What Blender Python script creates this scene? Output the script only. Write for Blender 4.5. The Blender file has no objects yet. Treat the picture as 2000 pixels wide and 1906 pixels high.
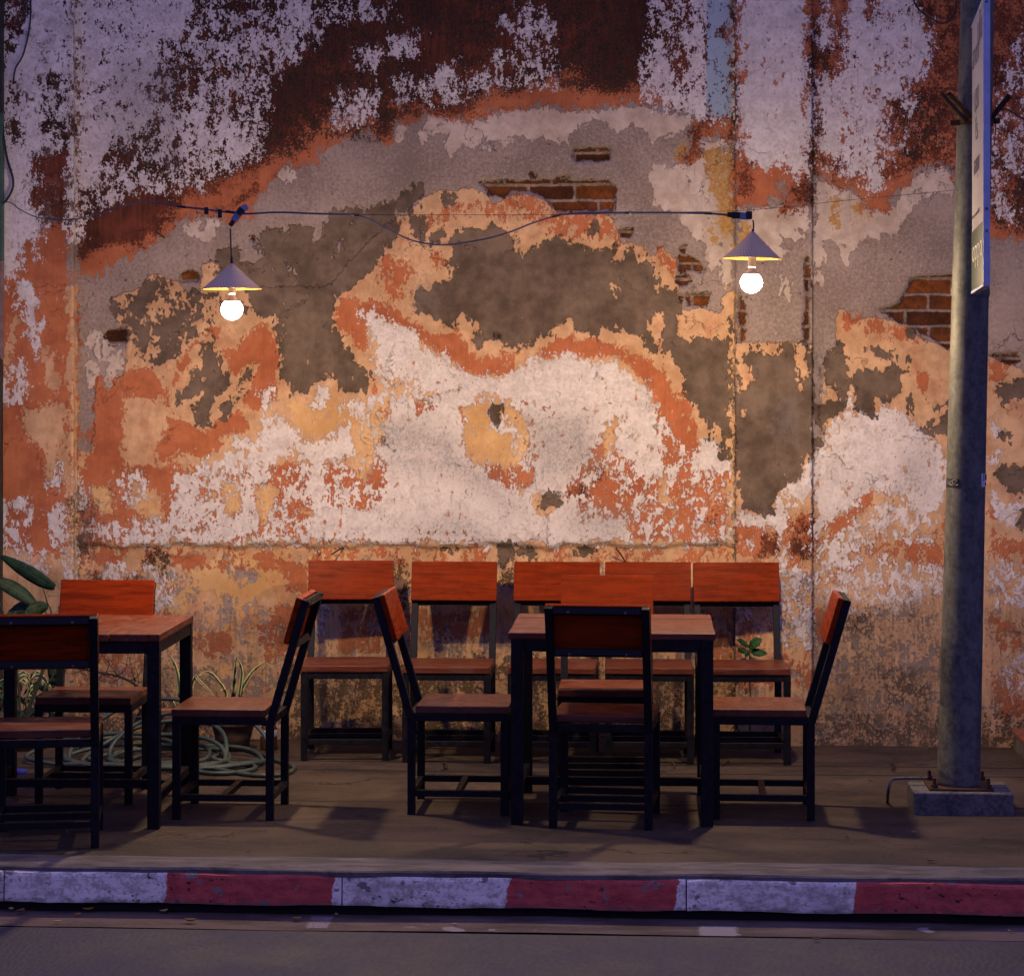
import bpy, bmesh, math, random
import numpy as np
from mathutils import Vector, Matrix, Quaternion

random.seed(7)
D = bpy.data
S = bpy.context.scene
COL = S.collection
R = math.radians

# ------------------------------------------------------------------ camera
F = 4800.0; HZ = 750.0; CAMH = 1.80; TH = R(3.8)
CT, ST = math.cos(TH), math.sin(TH)
cd = D.cameras.new('camera'); cam = D.objects.new('camera', cd); COL.objects.link(cam)
cam.location = (0, 0, CAMH); cam.rotation_euler = (R(90), 0, TH)
cd.sensor_width = 36; cd.lens = F / 2000 * 36; cd.shift_y = -(953 - HZ) / 2000
cd.clip_start = 0.1; cd.clip_end = 500
S.camera = cam

# ------------------------------------------------------------------ dusk sky
SKYK = 0.70
w = D.worlds.new('World'); S.world = w; w.use_nodes = True
wt = w.node_tree; wt.nodes.clear()
sky = wt.nodes.new('ShaderNodeTexSky'); sky.sky_type = 'NISHITA'; sky.sun_disc = False
sky.sun_elevation = R(3.0); sky.sun_rotation = R(150)
def wn(t, **k):
    n = wt.nodes.new(t)
    for a, b in k.items(): setattr(n, a, b)
    return n
bw = wn('ShaderNodeRGBToBW'); wt.links.new(sky.outputs[0], bw.inputs[0])
cl = wn('ShaderNodeClamp'); cl.inputs[1].default_value = 4.0; cl.inputs[2].default_value = 9.0; wt.links.new(bw.outputs[0], cl.inputs[0])
geo = wn('ShaderNodeTexCoord'); sx = wn('ShaderNodeSeparateXYZ'); wt.links.new(geo.outputs['Generated'], sx.inputs[0])
def wmap(sock, lo, hi, a, b):
    m = wn('ShaderNodeMapRange', interpolation_type='SMOOTHSTEP'); wt.links.new(sock, m.inputs[0])
    for i, v in enumerate((lo, hi, a, b)): m.inputs[i + 1].default_value = v
    return m.outputs[0]
def wmath(op, p, q):
    m = wn('ShaderNodeMath', operation=op)
    for i, v in enumerate((p, q)):
        if hasattr(v, 'is_output'): wt.links.new(v, m.inputs[i])
        else: m.inputs[i].default_value = v
    return m.outputs[0]
up_ = wmap(sx.outputs[2], 0.02, 0.42, 0.10, 1.0)          # the street's dark house fronts below, dusk sky above
side = wmath('MULTIPLY', wmap(sx.outputs[0], 0.35, 0.95, 0.0, 0.40), wmap(sx.outputs[2], -0.05, 0.10, 0.0, 1.0))   # violet glow added low on the right to light the pole's rim
lev = wmath('MULTIPLY', wmath('ADD', up_, side), cl.outputs[0])
tint = wn('ShaderNodeMix', data_type='RGBA', blend_type='MULTIPLY'); tint.inputs[0].default_value = 1.0
tint.inputs[7].default_value = (SKYK * 0.84, SKYK * 0.79, SKYK * 2.45, 1)
bgn = wn('ShaderNodeBackground'); bgn.inputs[1].default_value = 0.10
wo = wn('ShaderNodeOutputWorld')
wt.links.new(lev, tint.inputs[6]); wt.links.new(tint.outputs[2], bgn.inputs[0]); wt.links.new(bgn.outputs[0], wo.inputs[0])
vs = S.view_settings
vs.view_transform = 'Standard'; vs.look = 'None'; vs.exposure = 0.0; vs.gamma = 1.0
vs.use_curve_mapping = False
S.cycles.max_bounces = 6; S.cycles.sample_clamp_indirect = 4.0
BULB = 2150.0                       # radiance of the lamp globes
BULB_COL = (1.0, 0.71, 0.425)

# ------------------------------------------------------------------ photo geometry helpers
def at(px, py, z):                 # point at camera depth z
    l = (px - 1000) / F * z
    return Vector((-ST * z + CT * l, CT * z + ST * l, CAMH - (py - HZ) / F * z))
def ground(px, py, h=0.0):
    return at(px, py, (CAMH - h) * F / (py - HZ))
def onY(px, py, Y):
    u = (px - 1000) / F
    return at(px, py, Y / (CT + u * ST))
WY = 12.32                         # wall face

# ------------------------------------------------------------------ node helper
class NT:
    def __init__(s, name, rough=0.8, spec=0.3):
        s.m = D.materials.new(name); s.m.use_nodes = True
        s.t = s.m.node_tree; s.b = s.t.nodes['Principled BSDF']
        s.b.inputs['Roughness'].default_value = rough
        s.b.inputs['Specular IOR Level'].default_value = spec
        s.tc = s.t.nodes.new('ShaderNodeTexCoord')
        s.obj = s.tc.outputs['Object']
    def put(s, sock, v):
        if hasattr(v, 'is_output'): s.t.links.new(v, sock)
        else:
            if sock.type == 'RGBA' and len(v) == 3: v = (*v, 1)
            sock.default_value = v
    def math(s, op, a, b=0.0, clamp=False):
        n = s.t.nodes.new('ShaderNodeMath'); n.operation = op; n.use_clamp = clamp
        s.put(n.inputs[0], a); s.put(n.inputs[1], b); return n.outputs[0]
    def mix(s, f, a, b, mode='MIX'):
        n = s.t.nodes.new('ShaderNodeMix'); n.data_type = 'RGBA'; n.blend_type = mode
        s.put(n.inputs[0], f); s.put(n.inputs[6], a); s.put(n.inputs[7], b); return n.outputs[2]
    def map(s, vec, scale=(1, 1, 1), loc=(0, 0, 0)):
        n = s.t.nodes.new('ShaderNodeMapping'); s.put(n.inputs[0], vec)
        n.inputs['Scale'].default_value = scale; n.inputs['Location'].default_value = loc
        return n.outputs[0]
    def noise(s, scale, detail=4, rough=0.55, vec=None, dist=0.0):
        n = s.t.nodes.new('ShaderNodeTexNoise'); s.put(n.inputs['Vector'], vec or s.obj)
        n.inputs['Scale'].default_value = scale; n.inputs['Detail'].default_value = detail
        n.inputs['Roughness'].default_value = rough; n.inputs['Distortion'].default_value = dist
        return n.outputs[0]
    def step(s, v, lo, hi, a=0.0, b=1.0):
        n = s.t.nodes.new('ShaderNodeMapRange'); n.interpolation_type = 'SMOOTHSTEP'
        s.put(n.inputs[0], v); s.put(n.inputs[1], lo); s.put(n.inputs[2], hi)
        s.put(n.inputs[3], a); s.put(n.inputs[4], b); return n.outputs[0]
    def attr(s, name):
        n = s.t.nodes.new('ShaderNodeAttribute'); n.attribute_name = name; return n.outputs['Fac']
    def sep(s, v):
        n = s.t.nodes.new('ShaderNodeSeparateXYZ'); s.put(n.inputs[0], v); return n.outputs
    def comb(s, x, y, z):
        n = s.t.nodes.new('ShaderNodeCombineXYZ')
        for i, v in enumerate((x, y, z)): s.put(n.inputs[i], v)
        return n.outputs[0]
    def bump(s, h, dist=0.01, strength=1.0):
        n = s.t.nodes.new('ShaderNodeBump'); n.inputs['Strength'].default_value = strength
        n.inputs['Distance'].default_value = dist; s.put(n.inputs['Height'], h)
        s.t.links.new(n.outputs[0], s.b.inputs['Normal'])
    def rand(s):
        return s.t.nodes.new('ShaderNodeObjectInfo').outputs['Random']
    def color(s, c): s.put(s.b.inputs['Base Color'], c)
    def rough(s, r): s.put(s.b.inputs['Roughness'], r)

def plain(name, c, rough=0.6, spec=0.4, metal=0.0, var=0.25, scale=18):
    n = NT(name, rough, spec)
    k = n.noise(scale, 5, 0.65)
    f = n.step(k, 0.3, 0.7)
    n.color(n.mix(f, tuple(x * (1 - var) for x in c), tuple(min(1, x * (1 + var)) for x in c)))
    n.b.inputs['Metallic'].default_value = metal
    n.bump(k, 0.002, 0.4)
    return n.m

# ------------------------------------------------------------------ object helpers
def tag(o, label=None, cat=None, group=None, kind=None):
    if label: o['label'] = label
    if cat: o['category'] = cat
    if group: o['group'] = group
    if kind: o['kind'] = kind
    return o
def empty(name, loc, rz=0.0):
    o = D.objects.new(name, None); COL.objects.link(o)
    o.location = loc; o.rotation_euler = (0, 0, rz); o.empty_display_size = 0.1
    return o
def obj(name, bm, mat, parent=None, smooth=False, origin=None):
    me = D.meshes.new(name)
    bmesh.ops.recalc_face_normals(bm, faces=bm.faces)
    if origin is not None: bmesh.ops.translate(bm, verts=bm.verts, vec=-Vector(origin))
    bm.to_mesh(me); bm.free()
    for m in (mat if isinstance(mat, (list, tuple)) else [mat]): me.materials.append(m)
    if smooth:
        for p in me.polygons: p.use_smooth = True
    o = D.objects.new(name, me); COL.objects.link(o)
    if origin is not None: o.location = origin
    if parent: o.parent = parent
    return o
def dup(root, loc, rz):
    r = root.copy(); COL.objects.link(r); r.location = loc; r.rotation_euler = (0, 0, rz)
    for ch in root.children:
        c = ch.copy(); COL.objects.link(c); c.parent = r
        for g in ch.children:
            d = g.copy(); COL.objects.link(d); d.parent = c
    return r
def box(bm, lo, hi, bev=0.002):
    t = bmesh.new()
    bmesh.ops.create_cube(t, size=1)
    lo, hi = Vector(lo), Vector(hi)
    for v in t.verts: v.co = Vector(((v.co.x + .5) * (hi.x - lo.x) + lo.x, (v.co.y + .5) * (hi.y - lo.y) + lo.y, (v.co.z + .5) * (hi.z - lo.z) + lo.z))
    if bev: bmesh.ops.bevel(t, geom=t.edges[:], offset=bev, segments=2, affect='EDGES', profile=0.5)
    me = D.meshes.new('tmp'); t.to_mesh(me); t.free(); bm.from_mesh(me); D.meshes.remove(me)
def bar(bm, p0, p1, w, d=None, side=(1, 0, 0), bev=0.002):
    p0, p1 = Vector(p0), Vector(p1); d = d or w
    ax = (p1 - p0).normalized(); sx = Vector(side); sx = (sx - ax * sx.dot(ax)).normalized(); sy = ax.cross(sx)
    t = bmesh.new(); bmesh.ops.create_cube(t, size=1); L = (p1 - p0).length
    for v in t.verts: v.co = p0 + ax * ((v.co.z + .5) * L) + sx * (v.co.x * w) + sy * (v.co.y * d)
    if bev: bmesh.ops.bevel(t, geom=t.edges[:], offset=bev, segments=2, affect='EDGES', profile=0.5)
    me = D.meshes.new('tmp'); t.to_mesh(me); t.free(); bm.from_mesh(me); D.meshes.remove(me)
def smooth_path(pts, n=6):
    P = [Vector(p) for p in pts]
    if len(P) < 3: return P
    out = []
    for i in range(len(P) - 1):
        a = P[max(i - 1, 0)]; b = P[i]; c = P[i + 1]; d = P[min(i + 2, len(P) - 1)]
        for k in range(n):
            t = k / n
            out.append(0.5 * ((2 * b) + (c - a) * t + (2 * a - 5 * b + 4 * c - d) * t * t + (3 * b - a - 3 * c + d) * t ** 3))
    out.append(P[-1]); return out
def tube(bm, pts, r, seg=8, caps=True):
    P = [Vector(p) for p in pts]; n = len(P)
    rr = r if callable(r) else (lambda t: r)
    T = [(P[min(i + 1, n - 1)] - P[max(i - 1, 0)]).normalized() for i in range(n)]
    up = Vector((0, 0, 1)) if abs(T[0].z) < 0.9 else Vector((1, 0, 0))
    u = (up - T[0] * up.dot(T[0])).normalized(); rings = []
    for i in range(n):
        u = (u - T[i] * u.dot(T[i])).normalized(); v = T[i].cross(u); q = rr(i / (n - 1))
        rings.append([bm.verts.new(P[i] + (u * math.cos(a) + v * math.sin(a)) * q) for a in [2 * math.pi * k / seg for k in range(seg)]])
    for i in range(n - 1):
        for k in range(seg):
            bm.faces.new((rings[i][k], rings[i][(k + 1) % seg], rings[i + 1][(k + 1) % seg], rings[i + 1][k]))
    if caps: bm.faces.new(rings[0][::-1]); bm.faces.new(rings[-1])
def lathe(bm, prof, seg=32, c=(0, 0, 0), axis=None):
    c = Vector(c); rings = []
    q = Vector((0, 0, 1)).rotation_difference(Vector(axis)) if axis else None
    for (r, z) in prof:
        if r < 1e-6:
            p = Vector((0, 0, z)); rings.append([bm.verts.new(c + (q @ p if q else p))]); continue
        ring = []
        for k in range(seg):
            a = 2 * math.pi * k / seg; p = Vector((r * math.cos(a), r * math.sin(a), z))
            ring.append(bm.verts.new(c + (q @ p if q else p)))
        rings.append(ring)
    for a, b in zip(rings, rings[1:]):
        for k in range(seg):
            k2 = (k + 1) % seg
            if len(a) == 1 and len(b) == 1: continue
            if len(a) == 1: bm.faces.new((a[0], b[k2], b[k]))
            elif len(b) == 1: bm.faces.new((a[k], a[k2], b[0]))
            else: bm.faces.new((a[k], a[k2], b[k2], b[k]))

# ================================================================== THE WALL
# paint fields: every coat of paint / exposed layer is traced on the wall as an
# outline; the material roughens the outlines with noise.  (units: photo pixels on the wall plane)
GX0, GY0, GS = -400, -300, 4
GNX, GNY = 702, 452
gx = GX0 + GS * np.arange(GNX); gy = GY0 + GS * np.arange(GNY)
LAY = {}
def field(layer):
    if layer not in LAY: LAY[layer] = np.full((GNY, GNX), -90.0, np.float32)
    return LAY[layer]
def sdf(pts, margin=92):
    p = np.array(pts, float)
    x0, x1 = p[:, 0].min() - margin, p[:, 0].max() + margin
    y0, y1 = p[:, 1].min() - margin, p[:, 1].max() + margin
    ix0 = max(0, int((x0 - GX0) / GS)); ix1 = min(GNX, int((x1 - GX0) / GS) + 2)
    iy0 = max(0, int((y0 - GY0) / GS)); iy1 = min(GNY, int((y1 - GY0) / GS) + 2)
    X, Y = np.meshgrid(gx[ix0:ix1], gy[iy0:iy1])
    d2 = np.full(X.shape, 1e9); ins = np.zeros(X.shape, bool); n = len(p)
    for i in range(n):
        ax, ay = p[i]; bx, by = p[(i + 1) % n]; ex, ey = bx - ax, by - ay
        L = ex * ex + ey * ey + 1e-9
        t = np.clip(((X - ax) * ex + (Y - ay) * ey) / L, 0, 1)
        d2 = np.minimum(d2, (X - ax - t * ex) ** 2 + (Y - ay - t * ey) ** 2)
        if by != ay:
            c = ((ay > Y) != (by > Y)) & (X < ex * (Y - ay) / (by - ay) + ax)
            ins ^= c
    d = np.sqrt(d2)
    return (slice(iy0, iy1), slice(ix0, ix1)), np.where(ins, d, -d)
def add(layer, lvl, *polys):
    f = field(layer)
    for pts in polys:
        sl, d = sdf(pts); f[sl] = np.maximum(f[sl], np.minimum(d, lvl))
def sub(layer, lvl, *polys):
    f = field(layer)
    for pts in polys:
        sl, d = sdf(pts); f[sl] = np.minimum(f[sl], np.maximum(-d, -lvl))
def rect(x0, y0, x1, y1): return [(x0, y0), (x1, y0), (x1, y1), (x0, y1)]

ARCH = [(148,540),(157,532),(193,539),(229,521),(246,507),(279,489),(304,479),(343,443),(364,430),(396,418),(429,421),(450,434),(475,428),(496,425),
 (500,386),(523,364),(532,350),(557,325),(589,325),(621,321),(623,293),(661,282),(686,268),(712,256),(732,261),(746,282),(768,282),(770,232),(798,243),
 (834,221),(879,230),(914,239),(946,232),(961,218),(1029,214),(1030,205),(1086,207),(1093,218),(1161,211),(1196,206),(1264,200),(1271,207),(1304,218),
 (1325,225),(1355,218),(1357,243),(1345,257),(1352,275),(1346,304),(1334,316),(1350,321),(1366,307),(1364,282),(1371,270),(1414,264),(1432,286),(1436,404),
 (1443,404),(1461,411),(1493,404),(1504,385),(1518,358),(1534,352),(1530,395),(1521,418),(1550,414),(1575,389),(1584,343),(1600,343),(1621,348),(1643,364),
 (1686,382),(1686,407),(1704,411),(1736,411),(1739,393),(1757,371),(1779,361),(1786,339),(1814,321),(1836,316),(1857,321),(1880,400),(1936,475),(1968,464),(2000,468),(2420,470)]
UP = ARCH + [(2420,-320),(148,-320)]
add('terra', 60, UP)
fringe = [(x, y - (34 + 18 * math.sin(x * .013) + 14 * math.sin(x * .041))) for x, y in ARCH if x < 1436] + [(1436,190)]
add('brown', 40, [(150,505)] + fringe[3:] + [(1436,-320),(148,-320)])
sub('brown', 30, [(585,262),(640,250),(650,275),(600,320),(580,310)], [(950,215),(960,175),(1000,180),(1010,215)], [(1068,190),(1085,165),(1110,140),(1135,150),(1140,200),(1100,210)], [(1240,190),(1270,165),(1280,215)], [(350,385),(420,370),(500,330),(520,345),(480,385),(440,415),(360,412)])
add('brown', 4, [(155,440),(240,400),(290,420),(230,470),(160,500)])
add('brown', 6, [(1437,300),(1445,380),(1470,390),(1470,330)], [(1560,360),(1580,330),(1584,395),(1540,400)])
add('brown', 14, [(1580,-320),(1602,-320),(1598,60),(1594,330),(1580,345),(1577,280)])
add('brown', 6, [(1590,-320),(2420,-320),(2420,440),(1990,450),(1940,440),(1930,330),(1780,330),(1750,340),(1700,360),(1600,320)])
sub('brown', 12, [(1612,345),(1640,330),(1665,350),(1640,362)], [(1690,345),(1700,335),(1686,385)], [(1738,395),(1760,360),(1790,330),(1800,318),(1770,330)])
add('mould', 6, [(150,-320),(640,-320),(640,40),(600,140),(520,180),(520,240),(600,260),(560,300),(470,320),(380,360),(290,340),(220,400),(155,430)])
add('mould', 4, [(560,100),(700,40),(760,100),(800,140),(1000,150),(1060,110),(1100,60),(1280,60),(1290,110),(1275,170),(1140,175),(1060,160),(960,175),(900,205),(790,220),(740,255),(640,250),(570,300),(540,280)])
add('mould', 5, [(1140,75),(1290,70),(1300,100),(1270,165),(1150,170),(1120,140)], [(620,250),(720,240),(770,225),(740,262),(650,270)])
add('mould', 1.5, [(640,-320),(1285,-320),(1285,60),(640,70)])
add('mould', 4, [(640,30),(760,10),(800,90),(780,170),(690,210),(620,200)], [(860,60),(960,40),(980,110),(900,140)], [(1080,-60),(1160,-60),(1150,60),(1090,80)])
add('mould', 6, [(1580,60),(1600,60),(1597,150),(1605,150),(1610,110),(1620,100),(1615,140),(1600,160),(1596,340),(1581,345)])
add('mould', 1, [(1750,200),(1800,180),(1840,220),(1830,290),(1760,310)], [(1930,300),(2000,290),(2000,430),(1960,440),(1935,400)])
add('mould', 12, [(1428,-320),(1442,-320),(1440,300),(1431,300)])
# white limewash, upper
add('white', 15, [(148,-320),(400,-320),(378,40),(360,80),(312,90),(300,160),(305,215),(255,270),(215,300),(195,350),(165,390),(150,400)])
add('white', -1, [(340,-320),(640,-320),(630,40),(600,90),(520,160),(520,240),(500,300),(420,350),(330,370),(260,370),(160,430),(160,380),(300,200),(330,90)])
add('white', 9, [(430,165),(450,140),(470,115),(492,108),(500,135),(494,178),(470,172),(450,195),(420,182)], [(556,-30),(620,-30),(626,30),(604,60),(574,108),(545,112),(520,85),(540,60)])
add('white', 7, [(480,310),(380,330),(330,300),(300,240),(330,200),(400,215),(460,240),(520,240),(500,280)])
add('white', 3, [(980,40),(1040,18),(1075,55),(1078,108),(1040,75),(990,62)], [(765,80),(815,75),(812,105),(770,105)], [(700,105),(745,100),(740,135),(705,130)], [(690,190),(715,185),(715,225),(670,230)])
add('white', 10, [(836,150),(862,138),(889,128),(886,171),(864,193),(843,179)])
add('white', -3, [(770,150),(900,150),(1075,130),(1080,165),(980,160),(900,195),(790,195)], [(660,180),(740,180),(720,230),(650,250)], [(640,-60),(780,-60),(770,30),(640,40)], [(970,100),(1070,100),(1080,160),(980,150)])
add('white', 12, [(1300,-320),(1380,-320),(1380,230),(1330,225),(1300,215),(1276,195),(1268,160),(1275,100),(1290,60)])
add('white', 1, [(1265,-320),(1310,-320),(1300,100),(1290,215),(1255,190),(1262,130),(1275,60)])
sub('white', 3, [(1295,60),(1345,90),(1340,140),(1310,140)], [(1300,-20),(1350,-20),(1350,50),(1310,60)])
add('white', 20, [(1376,-320),(1432,-320),(1430,236),(1380,232)])
add('blue', 30, [(1378,-320),(1431,-320),(1429,232),(1380,228)])
add('white', 40, [(1441,-320),(1581,-320),(1577,280),(1572,340),(1548,345),(1530,328),(1505,332),(1484,335),(1472,318),(1452,304),(1441,300)])
add('white', 16, [(1650,-320),(1780,-320),(1785,20),(1812,50),(1820,85),(1812,125),(1790,160),(1772,172),(1786,205),(1772,258),(1748,300),(1722,328),(1728,355),(1716,378),(1700,378),(1688,342),(1660,348),(1640,318),(1622,300),(1598,300),(1600,145),(1632,140),(1652,80)],
    [(1601,-320),(1624,-320),(1622,88),(1604,92)], [(1606,290),(1630,290),(1612,330),(1598,330)])
sub('white', 4, [(1735,190),(1780,190),(1770,300),(1730,310),(1715,260)], [(1690,-60),(1710,-60),(1706,50),(1700,40)], [(1700,330),(1730,260),(1745,270),(1725,330)], [(1618,130),(1650,100),(1645,150),(1625,145)])
add('white', 7, [(1966,285),(2000,268),(2020,268),(2020,290),(1975,292)], [(1937,330),(1950,335),(1985,430),(1975,432),(1940,395)])
add('white', -3, [(1940,230),(2000,60),(2020,330),(1950,330)])
# left pilaster
PL = rect(-400,-320,152,1500)
add('terra', 60, rect(-400,440,152,1080)); add('peach', 40, rect(-400,560,152,1500))
add('mould', 12, rect(-400,-320,150,300)); add('brown', 20, rect(-400,-320,150,440))
add('white', 22, [(-400,-320),(150,-320),(150,170),(130,210),(118,260),(122,290),(96,305),(68,300),(68,400),(90,430),(86,465),(60,475),(48,485),(38,510),(40,550),(20,560),(0,575),(-400,575)])
sub('white', 14, [(24,170),(34,165),(40,220),(50,270),(30,275),(22,250)])
sub('white', 3, [(85,160),(140,150),(146,270),(120,290),(90,250)], [(0,-20),(60,-20),(50,30),(10,130),(0,160)])
sub('white', 20, [(70,303),(121,300),(128,378),(132,421),(110,432),(86,428),(68,389)])
add('white', 7, [(36,560),(52,545),(60,555),(85,585),(72,612),(86,640),(78,650),(60,620)], [(55,650),(70,648),(86,690),(76,696)], [(12,712),(45,706),(60,760),(40,790),(12,780)], [(66,480),(80,480),(78,500),(70,500)])
add('white', 6, [(12,1000),(45,1005),(50,1040),(40,1085),(20,1085)], [(96,1000),(112,990),(137,1005),(136,1050),(108,1066),(98,1030)], [(132,1070),(146,1060),(146,1130),(134,1130)], [(85,1080),(95,1075),(90,1110),(82,1110)])
add('white', 1, [(105,915),(125,905),(120,960),(100,970)], [(0,980),(60,980),(60,1100),(0,1100)])
add('pale', 20, [(52,800),(80,790),(110,782),(135,790),(137,860),(125,890),(105,945),(92,920),(80,880),(62,860),(50,830)])
sub('terra', 20, [(54,802),(80,792),(110,784),(135,792),(135,858),(122,890),(105,940),(94,918),(80,880),(64,858),(52,830)])
sub('terra', 16, [(85,700),(98,680),(105,690),(112,720),(118,770),(104,760),(96,740)], [(20,700),(24,640),(36,600),(40,610),(28,690)], [(118,870),(135,865),(142,900),(130,940)])
# upper pale skim over grey plaster
add('pale', 14, [(772,236),(796,246),(790,262),(780,282),(770,282)], [(834,222),(880,232),(946,234),(962,220),(1030,208),(1086,209),(1094,220),(1160,214),(1170,232),(1150,236),(1128,252),(1105,276),(1075,272),(1040,282),(1012,264),(985,291),(960,270),(942,262),(925,300),(905,285),(880,303),(872,270),(850,262),(836,258),(826,275)],
    [(812,258),(832,262),(822,274)], [(940,288),(965,283),(972,305),(955,300)], [(1160,214),(1264,204),(1304,222),(1352,222),(1355,246),(1330,258),(1300,268),(1276,274),(1260,262),(1236,242),(1212,262),(1190,250)],
    [(1300,322),(1345,322),(1366,305),(1368,274),(1412,268),(1430,300),(1431,560),(1416,555),(1392,520),(1374,480),(1350,452),(1322,420),(1300,410),(1276,405),(1272,352),(1286,312)])
add('pale', 14, [(534,345),(552,328),(574,330),(572,352),(556,352)], [(1441,412),(1500,408),(1580,400),(1570,470),(1530,470),(1524,516),(1500,500),(1490,470),(1470,480),(1448,450)], [(1520,540),(1545,555),(1552,590),(1545,605),(1530,580)],
    [(1590,346),(1640,368),(1685,390),(1690,415),(1736,413),(1760,376),(1790,345),(1836,320),(1862,325),(1868,372),(1800,388),(1768,425),(1752,455),(1720,465),(1690,462),(1655,520),(1640,480),(1612,470),(1610,555),(1590,545)])
add('pale', 3, [(350,430),(420,425),(440,455),(400,470),(360,460)], [(170,650),(245,660),(240,760),(190,790),(170,760)])
add('ochre2', 8, [(1378,300),(1398,290),(1425,285),(1431,300),(1431,470),(1412,470),(1400,440),(1402,400),(1384,370)], [(1318,285),(1338,282),(1345,300),(1325,310)], [(1443,425),(1462,428),(1458,470),(1446,480)])
add('ochre2', -3, [(1380,440),(1431,440),(1431,480),(1390,470)], [(1610,390),(1700,400),(1700,440),(1620,440)])
# cream / peach undercoat
add('peach', 50, [(176,880),(186,829),(181,776),(196,732),(211,764),(246,718),(246,682),(250,646),(232,625),(214,607),(218,582),(279,557),(286,539),(321,536),(354,557),(386,579),(394,545),(396,514),(425,514),(432,530),(480,560),(640,560),(720,470),(770,430),(793,418),(815,390),(860,375),(920,366),(945,378),(958,398),(975,396),(990,384),(1005,378),(1025,376),(1060,385),(1085,415),(1192,418),(1204,446),(1214,476),(1236,471),(1256,484),(1271,500),(1293,482),(1321,507),(1320,545),(1330,590),(1339,606),(1371,600),(1404,618),(1410,584),(1424,568),(1434,571),(1434,1500),(150,1500),(152,880)])
add('peach', 50, [(1436,668),(1586,668),(1588,1500),(1436,1500)], [(1639,604),(1657,607),(1661,629),(1696,621),(1746,625),(1779,643),(1800,664),(1818,664),(1857,682),(1936,693),(1971,700),(2000,725),(2420,760),(2420,1500),(1588,1500),(1588,900),(1611,860),(1600,800),(1611,700),(1640,668),(1629,657),(1634,640)])
# exposed dark mortar
DK = [
 (14, [(414,505),(430,490),(450,486),(464,496),(468,514),(507,504),(507,461),(525,446),(557,450),(579,439),(607,450),(639,418),(679,407),(721,411),(768,396),(789,375),(807,361),(825,364),(825,382),(795,411),(789,436),(771,454),(764,482),(739,507),(725,536),(700,550),(664,571),(646,600),(650,646),(679,689),(700,711),(721,725),(726,750),(704,768),(671,779),(654,750),(636,729),(614,746),(600,771),(571,771),(557,743),(550,707),(546,664),(543,636),(529,618),(493,607),(480,575),(470,535),(430,530)]),
 (1.5, [(215,592),(262,575),(290,545),(335,545),(362,572),(400,570),(480,590),(478,615),(430,612),(400,640),(372,660),(350,690),(300,712),(268,690),(255,650),(228,620)]),
 (8, [(265,565),(300,548),(312,560),(300,590),(262,620),(280,640),(256,645),(232,615)], [(352,560),(395,565),(398,590),(372,605)], [(300,620),(340,610),(352,630),(300,660)]),
 (12, [(398,668),(406,676),(412,664),(424,690),(434,722),(450,750),(428,768),(416,790),(412,832),(388,832),(374,815),(374,790),(392,770),(376,765),(346,786),(362,750),(384,716),(390,690)]),
 (2, [(484,730),(490,725),(486,750),(470,770),(455,795),(440,818),(430,815),(442,780),(462,760)], [(448,655),(465,645),(478,660),(455,668)]),
 (26, [(957,434),(971,448),(1007,473),(1011,493),(1021,499),(1034,480),(1054,471),(1086,462),(1114,475),(1139,478),(1161,484),(1193,484),(1200,530),(1236,482),(1250,520),(1262,500),(1278,525),(1293,557),(1314,571),(1325,600),(1345,660),(1395,662),(1425,620),(1432,668),(1429,814),(1421,893),(1411,893),(1407,846),(1379,857),(1377,829),(1354,800),(1334,739),(1310,700),(1285,690),(1258,668),(1236,654),(1204,636),(1186,646),(1164,661),(1132,650),(1114,636),(1075,654),(1043,646),(1034,671),(1000,679),(968,664),(946,684),(925,675),(932,650),(921,621),(905,612),(879,636),(864,639),(871,625),(843,625),(807,607),(818,571),(836,561),(879,546),(882,511),(871,475),(890,455),(915,450),(950,450)]),
 (12, [(800,420),(820,430),(828,470),(806,470)], [(870,380),(892,378),(892,402),(868,402)], [(840,460),(865,440),(870,470),(850,480)], [(1146,450),(1165,432),(1170,450),(1158,465)]),
 (26, [(1437,668),(1574,672),(1584,690),(1586,885),(1568,905),(1558,930),(1532,945),(1512,968),(1508,1000),(1490,1004),(1468,998),(1450,995),(1440,955),(1438,900)]),
 (12, [(1650,679),(1640,668),(1611,700),(1607,743),(1621,775),(1597,796),(1591,866),(1605,868),(1612,830),(1621,814),(1648,806),(1650,790),(1657,771),(1666,745),(1648,740),(1652,710)]),
 (20, [(1671,727),(1690,718),(1760,722),(1762,758),(1740,780),(1716,785),(1708,810),(1690,792),(1672,800),(1668,750)]),
 (7, [(1686,680),(1710,675),(1738,690),(1735,706),(1700,692)], [(1765,700),(1778,695),(1776,735),(1766,720)], [(1772,655),(1778,648),(1790,652),(1782,662)]),
 (2, [(1825,800),(1855,780),(1860,840),(1820,850),(1790,840)], [(1770,780),(1785,780),(1790,810),(1775,810)]),
 (14, [(1943,752),(1970,745),(2000,742),(2060,748),(2075,764),(2020,780),(1960,785)], [(1942,935),(1958,910),(2000,905),(2080,915),(2095,945),(2040,962),(1970,965)], [(1950,850),(1975,845),(1962,862)], [(1990,1000),(2020,990),(2020,1050),(1988,1030)]),
 (10, [(1040,975),(1060,968),(1080,964),(1096,985),(1076,992),(1060,1000),(1046,996)], [(956,800),(962,794),(984,792),(976,802),(966,806),(972,824),(962,822)], [(1002,818),(1018,824),(1008,830)]),
 (6, [(970,1068),(996,1062),(1005,1090),(990,1120),(970,1098)], [(1010,1070),(1050,1075),(1040,1092),(1010,1085)], [(1130,1070),(1160,1075),(1150,1090),(1125,1085)], [(860,1072),(895,1070),(880,1085)]),
]
for item in DK: add('dark', item[0], *item[1:])
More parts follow.
